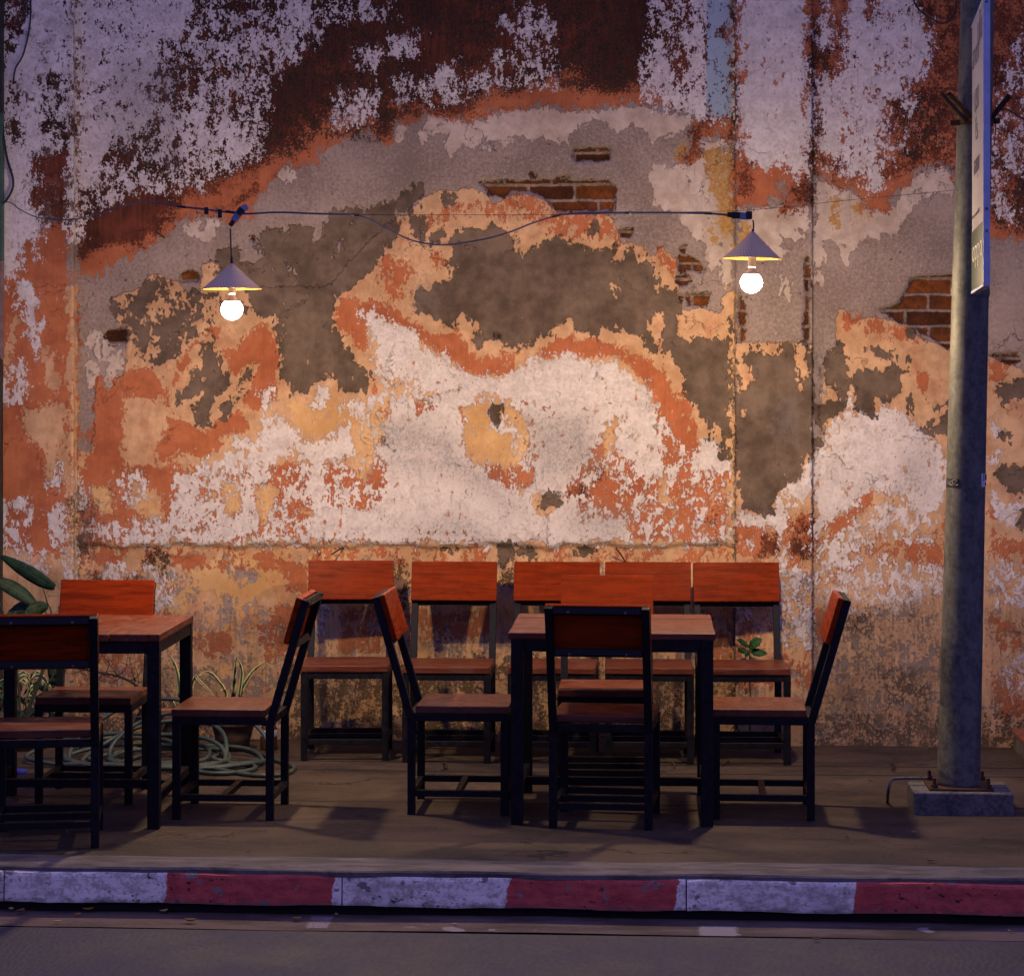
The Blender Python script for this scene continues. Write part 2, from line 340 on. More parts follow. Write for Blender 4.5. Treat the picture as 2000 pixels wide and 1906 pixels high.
sub('dark', 9, [(610,425),(640,425),(632,462),(612,470)], [(655,478),(670,474),(652,512),(648,500)], [(772,416),(790,420),(784,432),(775,428)], [(1195,500),(1206,498),(1202,540),(1194,535)], [(1262,640),(1285,610),(1300,620),(1292,660),(1300,690),(1275,670)], [(1196,560),(1204,560),(1200,580)],
    [(1280,555),(1290,555),(1284,575)], [(1330,605),(1400,615),(1432,640),(1420,668),(1396,650),(1370,662),(1350,640),(1325,655),(1322,620)], [(1424,700),(1432,690),(1430,770),(1424,740)], [(1398,840),(1410,842),(1400,860)])
sub('dark', 3, [(1440,672),(1460,675),(1470,745),(1455,760),(1442,730)], [(1458,672),(1540,672),(1530,690),(1470,690)])
sub('dark', 12, [(1554,670),(1575,675),(1580,720),(1565,760),(1556,770),(1560,720)], [(1448,800),(1456,800),(1454,830)], [(1625,760),(1638,758),(1635,785),(1622,780)])
sub('dark', 16, [(372,628),(470,618),(520,625),(540,650),(532,690),(450,690),(400,650)])
# terracotta distemper
TE = [
 (26, [(172,930),(172,850),(186,829),(181,776),(196,735),(212,765),(247,722),(300,716),(372,696),(352,765),(330,790),(300,785),(270,775),(243,775),(240,850),(245,920),(200,932)]),
 (20, [(305,915),(312,860),(330,820),(390,832),(430,800),(480,812),(492,840),(440,850),(420,890),(350,882)], [(440,690),(460,680),(500,640),(530,640),(546,680),(549,730),(540,782),(500,800),(462,775),(450,730)]),
 (6, [(372,640),(400,624),(440,648),(424,662),(402,655),(378,676),(352,700),(300,712),(330,680)]),
 (16, [(655,602),(690,578),(722,590),(762,600),(800,622),(842,652),(895,648),(918,690),(960,697),(1004,690),(1010,735),(935,735),(905,728),(860,692),(830,672),(800,652),(772,632),(745,640),(722,640),(716,690),(738,760),(735,790),(722,735),(700,700),(662,650)]),
 (22, [(1058,682),(1110,652),(1180,667),(1230,690),(1282,712),(1310,745),(1330,800),(1348,840),(1342,890),(1310,852),(1290,812),(1268,762),(1230,722),(1200,698),(1150,702),(1100,697),(1058,712)], [(1338,760),(1360,810),(1376,832),(1372,862),(1350,900),(1340,840)]),
 (1, [(800,470),(840,430),(880,400),(930,395),(990,395),(1010,380),(1060,388),(1085,418),(1190,420),(1206,480),(1160,475),(1086,458),(1050,425),(950,420),(900,410)], [(725,530),(760,500),(800,520),(805,600),(770,580),(740,560)]),
 (7, [(1082,420),(1190,421),(1205,486),(1170,470),(1120,440)], [(735,535),(760,505),(790,525),(800,562),(770,560)], [(845,500),(874,490),(876,522),(850,522)], [(1290,490),(1318,510),(1312,540),(1280,520)], [(980,392),(1010,380),(1055,388),(1080,412),(1000,410)]),
 (2, [(1260,660),(1310,680),(1320,720),(1280,700)]),
 (10, [(150,915),(1434,880),(1434,1062),(150,1062)], [(720,780),(1434,780),(1434,900),(720,900)]),
 (14, [(1640,1010),(1690,950),(1710,955),(1700,990),(1660,1030),(1625,1045),(1612,1010)], [(1690,620),(1655,640),(1640,610)]),
 (5, [(1436,1010),(1470,1005),(1586,1000),(1586,1085),(1436,1085)], [(1795,730),(1815,728),(1808,780),(1796,770)], [(1936,700),(1970,702),(1960,760),(1938,770)], [(1850,950),(1864,930),(1862,1100),(1840,1060)], [(1935,980),(1950,1000),(1945,1100),(1935,1090)]),
 (2, [(1590,1000),(1690,1030),(1860,1040),(1860,1130),(1780,1110),(1700,1100),(1590,1160)], [(1950,1040),(2420,1060),(2420,1110),(1960,1100)], [(1690,620),(1790,650),(1800,672),(1740,660),(1690,650)]),
 (12, [(322,1078),(405,1085),(400,1102),(332,1110)], [(180,1076),(238,1080),(236,1104),(182,1104)], [(540,1082),(600,1110),(604,1175),(560,1150)]),
 (2, [(520,1190),(600,1180),(604,1310),(540,1300)], [(380,1245),(440,1235),(450,1290),(400,1280)], [(500,1225),(560,1215),(575,1290),(520,1300)], [(640,1070),(760,1072),(740,1090),(640,1088)], [(790,1200),(960,1200),(960,1240),(800,1250)], [(660,1200),(740,1190),(740,1275),(660,1270)], [(1360,1210),(1434,1200),(1434,1290),(1370,1280)]),
 (-2, [(150,1070),(1434,1070),(1434,1096),(150,1110)], [(150,1090),(340,1120),(300,1300),(150,1340)], [(1440,1090),(1586,1090),(1586,1340),(1440,1340)]),
 (4, [(1440,1210),(1475,1210),(1470,1280),(1440,1280)], [(1590,1190),(1610,1180),(1608,1260),(1592,1250)], [(1940,1330),(2000,1300),(2420,1320),(2420,1400),(1960,1400)], [(1935,1200),(1990,1230),(2010,1260),(1960,1270)]),
]
for item in TE: add('terra', item[0], *item[1:])
_X, _Y = np.meshgrid(gx, gy)
GAP = 14 + 9 * np.sin(_X * .021 + 1.7 * np.sin(_Y * .017)) + 7 * np.sin(_Y * .037 + 2 * np.sin(_X * .011)) + 5 * np.sin(_X * .083 + _Y * .06)
LAY['terra'][:] = np.where((np.arange(GNY) * GS + GY0)[:, None] > 470, np.minimum(LAY['terra'], -LAY['dark'] - GAP), LAY['terra'])
add('ochre', 5, [(560,790),(640,765),(722,780),(765,770),(745,860),(710,940),(680,905),(640,850),(590,850)])
add('ochre', 7, [(905,800),(930,788),(970,785),(1016,800),(1042,850),(1035,885),(1018,905),(985,917),(955,905),(922,902),(905,872)], [(432,943),(468,943),(470,1000),(445,1012),(432,985)], [(493,950),(515,945),(537,950),(535,978),(520,1037),(508,1030),(505,985)],
    [(172,950),(200,940),(226,1000),(192,1002)], [(270,950),(300,958),(320,990),(315,1016),(282,1010),(256,990)], [(1180,830),(1210,820),(1195,870),(1185,915),(1176,890)], [(1290,930),(1300,925),(1305,980),(1288,985)], [(806,785),(838,775),(842,800),(812,815)], [(1000,700),(1012,690),(1010,760),(1002,770)], [(1052,730),(1062,720),(1068,775),(1058,780)], [(1175,870),(1200,820),(1208,825),(1190,880),(1180,930),(1172,920)], [(1195,930),(1215,940),(1225,990),(1210,1000)], [(1310,955),(1330,950),(1325,985),(1308,990)])
add('ochre', 24, [(365,1150),(372,1115),(420,1085),(470,1075),(560,1076),(572,1110),(545,1160),(490,1180),(420,1165)])
add('ochre', -1, [(800,1220),(960,1230),(960,1300),(800,1290)], [(600,1090),(1434,1100),(1434,1250),(600,1250)], [(150,1150),(600,1150),(600,1400),(150,1420)], [(1230,930),(1434,930),(1434,1060),(1250,1060)])
sub('terra', 14, [(905,800),(930,788),(970,785),(1016,800),(1042,850),(1035,885),(1018,905),(985,917),(955,905),(922,902),(905,872)], [(432,943),(468,943),(470,1000),(445,1012),(432,985)], [(493,950),(537,950),(535,978),(520,1037),(505,985)], [(172,950),(200,940),(226,1000),(192,1002)], [(270,950),(300,958),(320,990),(315,1016),(282,1010),(256,990)], [(1180,830),(1210,820),(1195,870),(1185,915)], [(1290,930),(1300,925),(1305,980),(1288,985)],
    [(243,775),(275,785),(300,790),(292,860),(300,880),(262,905),(245,870)], [(310,720),(350,710),(345,760),(320,780)])
sub('terra', 5, [(560,790),(640,765),(722,780),(765,770),(745,860),(710,940),(680,905),(640,850),(590,850)])
# white limewash, lower
WH = [
 (30, [(700,612),(722,606),(765,630),(795,645),(832,682),(870,704),(905,728),(935,738),(988,732),(1030,712),(1062,697),(1110,692),(1150,702),(1200,702),(1232,725),(1264,762),(1288,812),(1318,856),(1328,880),(1200,870),(1050,800),(950,770),(860,790),(780,770),(745,755),(728,690),(718,645)]),
 (22, [(505,845),(520,818),(545,812),(572,828),(592,860),(640,862),(690,800),(740,770),(900,770),(1060,790),(1330,870),(1345,895),(1380,852),(1420,880),(1428,960),(1430,1062),(430,1062),(520,1040),(540,960),(590,880),(545,900),(520,940),(500,900)]),
 (8, [(330,1000),(345,930),(400,905),(430,900),(440,880),(505,850),(520,900),(520,960),(500,1040),(430,1062),(280,1056),(320,1030)]),
 (4, [(222,940),(250,925),(280,930),(290,970),(255,990),(225,970)], [(448,862),(480,850),(500,880),(490,930),(455,950)], [(512,770),(530,755),(535,790),(515,800)], [(600,790),(625,765),(640,775),(620,800)], [(660,790),(700,770),(715,790),(680,830)], [(620,760),(640,755),(636,790),(625,800)]),
 (2, [(150,930),(165,950),(170,985),(152,990)], [(160,1030),(430,1000),(430,1062),(260,1062)]),
 (14, [(1652,760),(1665,765),(1668,800),(1700,808),(1716,790),(1750,800),(1790,830),(1830,860),(1850,900),(1850,960),(1830,1000),(1800,1010),(1780,985),(1740,960),(1700,960),(1670,990),(1630,1010),(1612,1030),(1600,1060),(1590,1040),(1592,870),(1608,868),(1615,835),(1640,810),(1650,795)]),
 (3, [(1640,1040),(1700,990),(1740,985),(1800,1010),(1820,1000),(1815,1060),(1740,1050),(1690,1060),(1640,1090),(1600,1100),(1592,1060)]),
 (1, [(1590,1050),(1700,1080),(1860,1120),(1860,1150),(1750,1190),(1620,1200),(1590,1160)]),
 (10, [(1440,985),(1465,1002),(1505,1005),(1512,972),(1535,948),(1560,935),(1572,908),(1584,900),(1585,960),(1545,1000),(1530,1040),(1535,1100),(1522,1110),(1522,1050),(1500,1030),(1440,1020)]),
 (3, [(1440,1120),(1586,1110),(1586,1260),(1530,1260),(1500,1160),(1440,1220)], [(1455,1065),(1468,1055),(1470,1080),(1458,1090)]),
 (6, [(1940,970),(1960,985),(2000,980),(2020,1010),(1985,1020),(1960,1030),(1945,1000)], [(1940,820),(1950,830),(1945,900),(1937,905)]),
 (0, [(1935,1090),(2000,1100),(2420,1100),(2420,1200),(1950,1180)], [(1960,1280),(2000,1280),(2000,1350),(1970,1350)]),
 (0, [(200,1100),(340,1110),(330,1180),(200,1190)], [(590,1190),(660,1180),(650,1240),(600,1240)]),
]
for item in WH: add('white', item[0], *item[1:])
OC = [[(905,800),(930,788),(970,785),(1016,800),(1042,850),(1035,885),(1018,905),(985,917),(955,905),(922,902),(905,872)], [(493,950),(515,945),(537,950),(535,978),(520,1037),(508,1030),(505,985)], [(432,943),(468,943),(470,1000),(445,1012),(432,985)], [(806,785),(838,775),(842,800),(812,815)]]
sub('white', 13, *OC)
add('white', 5, [(950,800),(962,795),(958,820),(975,830),(990,812),(1005,825),(1010,850),(985,845),(965,838)], [(1000,850),(1015,845),(1012,885),(1002,880)])
sub('white', 9, [(1176,890),(1185,830),(1210,818),(1196,872),(1188,915)], [(1162,925),(1180,915),(1214,925),(1206,990),(1170,985)], [(728,905),(745,895),(752,950),(745,965),(726,955)], [(1290,930),(1300,925),(1305,985),(1288,990)], [(1110,945),(1150,940),(1165,905),(1172,920),(1140,970),(1108,970)], [(1232,1020),(1246,1010),(1240,1040),(1230,1040)], [(760,745),(812,742),(815,760),(765,765)])
sub('white', 1.5, [(1160,880),(1240,900),(1240,1010),(1140,1010),(1120,950)], [(1240,940),(1434,920),(1434,1060),(1240,1060)], [(1330,860),(1350,850),(1350,930),(1330,930)], [(540,900),(600,900),(600,1040),(540,1040)], [(640,900),(720,900),(740,1000),(640,980)])
sub('white', 6, [(1050,870),(1040,930),(1030,960),(960,940),(955,910),(1020,908)], [(730,780),(762,770),(758,810),(735,815)], [(660,800),(760,800),(745,870),(712,940),(690,930),(700,870)])
sub('white', 16, [(1040,975),(1060,968),(1080,964),(1096,985),(1076,992),(1060,1000),(1046,996)], *[rect(1436,1070,1500,1085)])
add('white', 0.5, [(1040,1010),(1060,990),(1060,1030),(1045,1030)])
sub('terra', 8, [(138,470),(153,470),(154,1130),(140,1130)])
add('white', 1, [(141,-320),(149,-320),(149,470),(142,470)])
for L_ in ('white','dark','terra'): sub(L_, 12, [(1425,690),(1438,690),(1438,1450),(1426,1450)])
add('ochre', -4, [(1424,560),(1438,560),(1438,1450),(1424,1450)])
# grey / blue-grey mottling and moulds of the plinth
add('grey', -1, [(440,1100),(490,1090),(500,1135),(450,1165)], [(150,1120),(300,1110),(330,1200),(200,1230)], [(480,1280),(560,1270),(565,1380),(490,1380)], [(350,1175),(560,1180),(560,1225),(380,1235)], [(1600,1280),(1660,1230),(1660,1400),(1600,1420)], [(800,1170),(960,1160),(960,1215),(800,1215)])
add('grey', -4, [(150,1090),(1434,1110),(1434,1440),(150,1440)], [(1590,1150),(2420,1150),(2420,1430),(1590,1430)], [(1440,1120),(1586,1120),(1586,1440),(1440,1440)])
add('grey', -1, [(1588,1290),(1700,1230),(1860,1250),(1860,1450),(1588,1450)])
add('grey', 14, [(1590,680),(1611,700),(1607,743),(1620,770),(1600,780),(1590,740)])
add('mould', 2, [(560,1310),(960,1290),(1434,1310),(1434,1460),(560,1460)], [(150,1380),(420,1390),(420,1460),(150,1460)], [(1010,1090),(1000,1150),(975,1140),(985,1090)], [(770,1110),(785,1110),(790,1200),(775,1210)])
add('mould', 0, [(1730,1310),(1790,1310),(1800,1370),(1740,1370)], [(1640,1200),(1700,1190),(1690,1230),(1640,1230)], [(290,1075),(325,1085),(318,1115),(290,1110)], [(180,1130),(280,1130),(260,1180),(190,1170)], [(1590,1400),(2420,1400),(2420,1460),(1590,1460)])
add('mould', 3, [(152,985),(180,985),(188,1030),(176,1080),(154,1075)])
add('terra', 12, [(1296,840),(1310,835),(1322,880),(1316,905),(1300,900)], [(1318,985),(1350,975),(1365,1000),(1355,1058),(1320,1058)], [(1372,985),(1395,975),(1418,1000),(1412,1040),(1378,1038)], [(1360,895),(1385,920),(1380,935),(1362,920)])
sub('white', 8, [(1296,840),(1310,835),(1322,880),(1316,905),(1300,900)], [(1325,990),(1350,980),(1362,1000),(1352,1055),(1325,1055)], [(1375,988),(1395,980),(1415,1000),(1410,1036),(1380,1035)], [(1175,870),(1200,820),(1208,825),(1190,880),(1180,930),(1172,920)])
add('brown', 6, [(1490,1050),(1520,1030),(1524,1080),(1490,1085)], [(1560,1020),(1584,1010),(1584,1085),(1545,1085)], [(1115,945),(1150,940),(1168,910),(1172,925),(1140,975),(1108,972)])
# damp staining on the limewash (soft)
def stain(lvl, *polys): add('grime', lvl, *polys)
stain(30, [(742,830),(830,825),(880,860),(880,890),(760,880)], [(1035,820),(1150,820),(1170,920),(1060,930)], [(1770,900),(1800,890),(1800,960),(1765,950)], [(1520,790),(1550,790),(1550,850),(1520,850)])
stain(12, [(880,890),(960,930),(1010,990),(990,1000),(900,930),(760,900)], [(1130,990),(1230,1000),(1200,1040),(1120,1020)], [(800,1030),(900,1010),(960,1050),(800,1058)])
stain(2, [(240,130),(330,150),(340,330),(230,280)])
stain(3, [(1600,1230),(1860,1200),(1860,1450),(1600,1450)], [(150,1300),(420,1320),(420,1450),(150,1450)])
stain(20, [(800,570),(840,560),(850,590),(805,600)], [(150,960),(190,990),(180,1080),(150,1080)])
sub('grey', 20, [(365,1150),(372,1115),(420,1085),(470,1075),(560,1076),(572,1110),(545,1160),(490,1180),(420,1165)])
add('grey', 1, [(440,1100),(470,1095),(500,1125),(470,1150)])
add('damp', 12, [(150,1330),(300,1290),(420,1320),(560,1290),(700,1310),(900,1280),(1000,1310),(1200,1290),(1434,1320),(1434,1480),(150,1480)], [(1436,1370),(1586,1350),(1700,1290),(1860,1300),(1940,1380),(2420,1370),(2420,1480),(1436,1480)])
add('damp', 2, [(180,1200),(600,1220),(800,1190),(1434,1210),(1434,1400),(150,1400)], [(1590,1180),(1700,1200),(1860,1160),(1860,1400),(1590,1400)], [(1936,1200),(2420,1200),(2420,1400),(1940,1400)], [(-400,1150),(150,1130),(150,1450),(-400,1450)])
# brickwork showing
BR = [[(933,357),(958,354),(1012,356),(1046,354),(1090,352),(1140,354),(1190,356),(1202,366),(1201,384),(1199,412),(1110,412),(1086,412),(1078,400),(1056,384),(1030,376),(1000,372),(985,384),(958,380),(948,368)],
 [(1210,448),(1238,448),(1232,464),(1214,462)], [(1326,500),(1350,502),(1366,514),(1380,530),(1326,531)], [(1323,540),(1346,537),(1355,545),(1340,558),(1323,554)], [(1341,575),(1384,574),(1378,598),(1342,597)], [(1322,576),(1335,578),(1334,590),(1324,586)],
 [(1442,562),(1450,580),(1458,618),(1457,664),(1442,668)], [(1573,500),(1580,505),(1580,675),(1571,672),(1569,640),(1573,600)],
 [(1780,542),(1862,540),(1864,685),(1845,678),(1820,660),(1800,650),(1778,632),(1752,630),(1735,612),(1708,606),(1736,600),(1758,590),(1770,566)],
 [(198,658),(212,646),(248,643),(249,668),(238,675),(214,672)], [(350,545),(362,532),(376,530),(390,540),(386,553),(352,552)], [(488,462),(497,460),(497,474),(488,474)], [(1328,482),(1340,480),(1336,496),(1326,490)], [(965,648),(978,654),(984,664),(968,660)],
 [(1930,695),(1985,690),(1990,705),(1984,715),(1940,700)], [(1120,293),(1190,290),(1192,313),(1120,314)], [(1035,338),(1055,342),(1040,348)], [(1085,343),(1116,343),(1110,350),(1085,349)], [(1196,478),(1204,484),(1202,500)]]
add('brick', 20, *BR)
for k in LAY: LAY[k] = np.clip(LAY[k], -75, 60)

def sample(L, px, py):
    a = LAY[L]; fx = np.clip((px - GX0) / GS, 0, GNX - 1.001); fy = np.clip((py - GY0) / GS, 0, GNY - 1.001)
    i = fx.astype(int); j = fy.astype(int); u = fx - i; v = fy - j
    return a[j, i] * (1 - u) * (1 - v) + a[j, i + 1] * u * (1 - v) + a[j + 1, i] * (1 - u) * v + a[j + 1, i + 1] * u * v

# ---- wall material
n = NT('weathered_plaster', 0.92, 0.2)
P = n.obj
rag = n.noise(11, 9, 0.62, P)                      # ragged edges
fine = n.noise(62, 6, 0.62, P)
streak = n.noise(20, 7, 0.62, n.map(P, (1.25, 1, 0.62), (7, 3, 1)))
rag2 = n.noise(15, 8, 0.62, n.map(P, loc=(4.7, 9, 2.2)))
cloud = n.noise(2.6, 5, 0.6, n.map(P, loc=(1, 5, 8)))
grit = n.noise(260, 2, 0.5, P)
micro = n.noise(125, 5, 0.62, n.map(P, (1, 1, .8), (9, 2, 6)))
drip = n.noise(34, 5, 0.65, n.map(P, (2.0, 1, 0.18), (3, 3, 3)))
zone = n.step(n.sep(P)[2], 2.15, 2.55)                 # limewash is finely speckled high up, flakes in larger chips lower down
chip = n.noise(17, 5, 0.56, n.map(P, (1.15, 1, .72), (2, 8, 5)))
chip3 = n.noise(84, 4, 0.6, n.map(P, (1.1, 1, .8), (3, 7, 2)))
big = n.noise(6.5, 6, 0.58, n.map(P, (1.1, 1, .8), (8, 2, 4)))
chip2 = n.noise(38, 4, 0.56, n.map(P, (1.1, 1, .75), (6, 1, 2)))
zs = n.math('ADD', .25, n.math('MULTIPLY', zone, .75))
def cenz(x, k): return n.math('MULTIPLY', cen(x, k), zs)
def cen(x, k): return n.math('MULTIPLY', n.math('SUBTRACT', x, 0.5), k)
def cover(L, *terms, w=0.10, bias=0.0):
    v = n.math('MULTIPLY', n.attr(L), 1 / 30.0)
    for t, k in terms: v = n.math('ADD', v, cenz(t, -k) if k < 0 else cen(t, k))
    return n.step(v, -w + bias, w + bias)
def tone(a, b, t, lo=.36, hi=.64): return n.mix(n.step(t, lo, hi), a, b)
spk = n.step(n.noise(95, 3, 0.6, n.map(P, loc=(2, 2, 2))), 0.665, 0.69)
dots = n.step(n.noise(28, 2, 0.5, n.map(P, loc=(8, 1, 4))), 0.73, 0.745)
c = tone((.215, .165, .132), (.40, .315, .255), n.math('ADD', n.math('MULTIPLY', cloud, .5), n.math('MULTIPLY', fine, .5)))
c = n.mix(n.math('MULTIPLY', spk, .75), c, (.62, .55, .47)); c = n.mix(n.math('MULTIPLY', dots, .8), c, (.07, .05, .04))
h = n.math('MULTIPLY', fine, 0.20)
def lay(c, h, m, col, thick):
    c2 = n.mix(m, c, col); h2 = n.math('ADD', h, n.math('MULTIPLY', m, thick * 1.8)); return c2, h2
m_pale = cover('pale', (rag, 1.6), (chip, 1.5), (chip2, 1.3), w=.05)
c, h = lay(c, h, m_pale, tone((.44, .34, .25), (.66, .56, .45), n.math('ADD', n.math('MULTIPLY', cloud, .4), n.math('MULTIPLY', rag2, .6))), .35)
m_o2 = cover('ochre2', (rag2, 2.6), (fine, 1.2))
c, h = lay(c, h, m_o2, tone((.40, .20, .05), (.50, .32, .12), fine), .05)
m_pe = cover('peach', (rag, .9), (chip2, .9), w=.04)
c, h = lay(c, h, m_pe, tone((.47, .28, .14), (.72, .465, .255), n.math('ADD', n.math('MULTIPLY', cloud, .5), n.math('MULTIPLY', rag2, .5))), .8)
m_oc = cover('ochre', (big, 1.5), (chip, 2.0), (chip2, 1.6), (chip3, .8), w=.06)
c, h = lay(c, h, m_oc, tone((.54, .31, .115), (.78, .52, .24), cloud), .04)
m_gy = cover('grey', (rag, 3.0), (fine, 2.2), (drip, 1.2), bias=.1)
c, h = lay(c, h, m_gy, tone((.18, .15, .135), (.36, .29, .245), fine), -.15)
wash = n.step(n.noise(6.5, 8, .68, n.map(P, (1.2, 1, .7), (2, 6, 4))), .50, .68)
isl = n.math('MULTIPLY', n.step(n.noise(30, 4, .58, n.map(P, (1.1, 1, .7), (5, 5, 1))), .615, .630), n.step(n.noise(4.2, 4, .6, n.map(P, loc=(9, 1, 3))), .50, .62))
isl2 = n.math('MULTIPLY', n.step(n.noise(48, 4, .58, n.map(P, (1.1, 1, .7), (1, 4, 9))), .645, .66), n.step(n.noise(3.6, 4, .6, n.map(P, loc=(3, 8, 6))), .48, .60))
tcol = tone((.33, .098, .040), (.55, .19, .078), rag2)
c = n.mix(n.math('MULTIPLY', n.math('MULTIPLY', n.math('ADD', n.math('MULTIPLY', wash, .50), n.math('MULTIPLY', isl, .6), True), m_pe), .85), c, tcol)
m_te = cover('terra', (rag2, 1.4), (streak, -1.2), (fine, -1.0), (micro, -1.0), (big, 1.2), (chip, 1.0), (chip2, 1.5), (chip3, .9), w=.08)
m_te = n.math('MULTIPLY', m_te, n.math('SUBTRACT', 1.0, n.math('MULTIPLY', isl2, .85)))
c, h = lay(c, h, m_te, tone((.33, .098, .040), (.55, .19, .078), n.math('ADD', n.math('MULTIPLY', cloud, .55), n.math('ADD', n.math('MULTIPLY', rag2, .3), n.math('MULTIPLY', drip, .15)))), .12)
m_br = cover('brown', (rag, 3.4), (fine, 2.4), (micro, 2.4), w=.40)
c, h = lay(c, h, m_br, tone((.045, .016, .010), (.185, .052, .024), n.math('ADD', n.math('MULTIPLY', cloud, .45), n.math('ADD', n.math('MULTIPLY', drip, .3), n.math('MULTIPLY', rag2, .25))), .38, .62), -.05)
m_mo = cover('mould', (rag2, 3.2), (streak, 2.2), (fine, 2.2), (micro, 2.6), w=.28)
c, h = lay(c, h, n.math('MULTIPLY', m_mo, .9), tone((.020, .012, .010), (.060, .034, .018), fine), -.1)
m_wh = cover('white', (streak, -2.0), (rag, -1.4), (fine, -1.7), (micro, -2.2), (big, 1.3), (chip, 2.1), (chip2, 1.8), (chip3, 1.5), w=.07)
m_wh = n.math('MULTIPLY', m_wh, n.math('SUBTRACT', 1.0, n.math('MAXIMUM', isl, n.math('MULTIPLY', isl2, .9))))
c, h = lay(c, h, m_wh, tone((.58, .52, .465), (.78, .735, .675), n.math('ADD', n.math('MULTIPLY', rag2, .5), n.math('MULTIPLY', fine, .5))), .20)
mot = n.math('MULTIPLY', n.step(n.noise(8, 8, .72, n.map(P, (1.1, 1, .8), (4, 4, 7))), .50, .70), m_wh)
c = n.mix(n.math('MULTIPLY', mot, .45), c, (.33, .29, .275))
m_bl = n.math('MULTIPLY', cover('blue', (fine, .6)), m_wh)
c, h = lay(c, h, m_bl, (.36, .46, .52), 0.0)
m_da = cover('dark', (rag, 1.2), (big, 1.4), (chip, 1.4), (chip2, 1.2), (chip3, .7), w=.04)
m_da = n.math('MULTIPLY', m_da, n.math('SUBTRACT', 1.0, n.math('MULTIPLY', n.math('MULTIPLY', isl, isl2), 1.0)))
c, h = lay(c, h, m_da, tone((.088, .062, .042), (.205, .150, .104), n.math('ADD', n.math('MULTIPLY', cloud, .6), n.math('MULTIPLY', rag2, .4))), -1.3)
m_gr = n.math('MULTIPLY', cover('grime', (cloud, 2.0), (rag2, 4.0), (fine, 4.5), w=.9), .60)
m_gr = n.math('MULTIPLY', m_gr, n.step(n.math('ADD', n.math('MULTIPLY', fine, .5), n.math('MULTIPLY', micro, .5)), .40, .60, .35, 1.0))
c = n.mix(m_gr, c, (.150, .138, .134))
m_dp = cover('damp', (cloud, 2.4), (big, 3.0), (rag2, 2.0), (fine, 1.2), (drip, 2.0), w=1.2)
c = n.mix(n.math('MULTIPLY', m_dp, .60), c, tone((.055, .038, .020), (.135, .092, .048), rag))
# bricks
bx = onY(1139, 384, WY)
sp = n.sep(P)
bvec = n.comb(n.math('SUBTRACT', sp[0], bx.x), n.math('SUBTRACT', sp[2], bx.z), 0.0)
bvec_n = n.t.nodes.new('ShaderNodeVectorMath'); bvec_n.operation = 'ADD'
n.put(bvec_n.inputs[0], bvec)
jit = n.comb(n.math('ADD', cen(rag, .03), cen(fine, .012)), n.math('ADD', cen(rag2, .022), cen(micro, .008)), 0.0); n.put(bvec_n.inputs[1], jit)
bk = n.t.nodes.new('ShaderNodeTexBrick'); n.put(bk.inputs['Vector'], bvec_n.outputs[0])
bk.inputs['Scale'].default_value = 1.0; bk.inputs['Brick Width'].default_value = .235; bk.inputs['Row Height'].default_value = .0795
bk.inputs['Mortar Size'].default_value = .009; bk.inputs['Mortar Smooth'].default_value = .3
m_bk = cover('brick', (rag, 1.0), (fine, .8), w=.06)
bk.inputs['Color1'].default_value = (.055, .017, .007, 1); bk.inputs['Color2'].default_value = (.19, .060, .014, 1); bk.inputs['Mortar'].default_value = (.28, .22, .18, 1); bk.inputs['Bias'].default_value = .1
bcol = n.mix(.75, bk.outputs['Color'], tone((.35, .35, .35), (1.3, 1.25, 1.2), n.math('ADD', n.math('MULTIPLY', fine, .5), n.math('MULTIPLY', rag2, .5))), 'MULTIPLY')
c = n.mix(m_bk, c, bcol); h = n.math('SUBTRACT', h, n.math('MULTIPLY', m_bk, n.math('SUBTRACT', 1.6, n.math('MULTIPLY', bk.outputs['Fac'], .9))))
dr2 = n.math('MULTIPLY', n.step(drip, .56, .72), n.step(n.noise(1.7, 4, .6, n.map(P, loc=(3, 7, 5))), .48, .62))
c = n.mix(n.math('MULTIPLY', dr2, .42), c, (.07, .055, .045))
# hairline cracks
vor = n.t.nodes.new('ShaderNodeTexVoronoi'); vor.feature = 'DISTANCE_TO_EDGE'
wv = n.t.nodes.new('ShaderNodeVectorMath'); wv.operation = 'ADD'; n.put(wv.inputs[0], P)
n.put(wv.inputs[1], n.comb(cen(rag, .30), 0.0, cen(rag2, .30))); n.put(vor.inputs['Vector'], wv.outputs[0]); vor.inputs['Scale'].default_value = 2.6
crk = n.math('MULTIPLY', n.step(vor.outputs['Distance'], 0.0, 0.006, 1.0, 0.0), n.step(cloud, .52, .62))
c = n.mix(n.math('MULTIPLY', crk, .55), c, (.06, .045, .035)); h = n.math('SUBTRACT', h, crk)
h = n.math('ADD', h, n.math('MULTIPLY', grit, .10)); h = n.math('ADD', h, n.math('MULTIPLY', rag, .30))
n.color(c); n.bump(h, 0.007, 1.0)
M_WALL = n.m

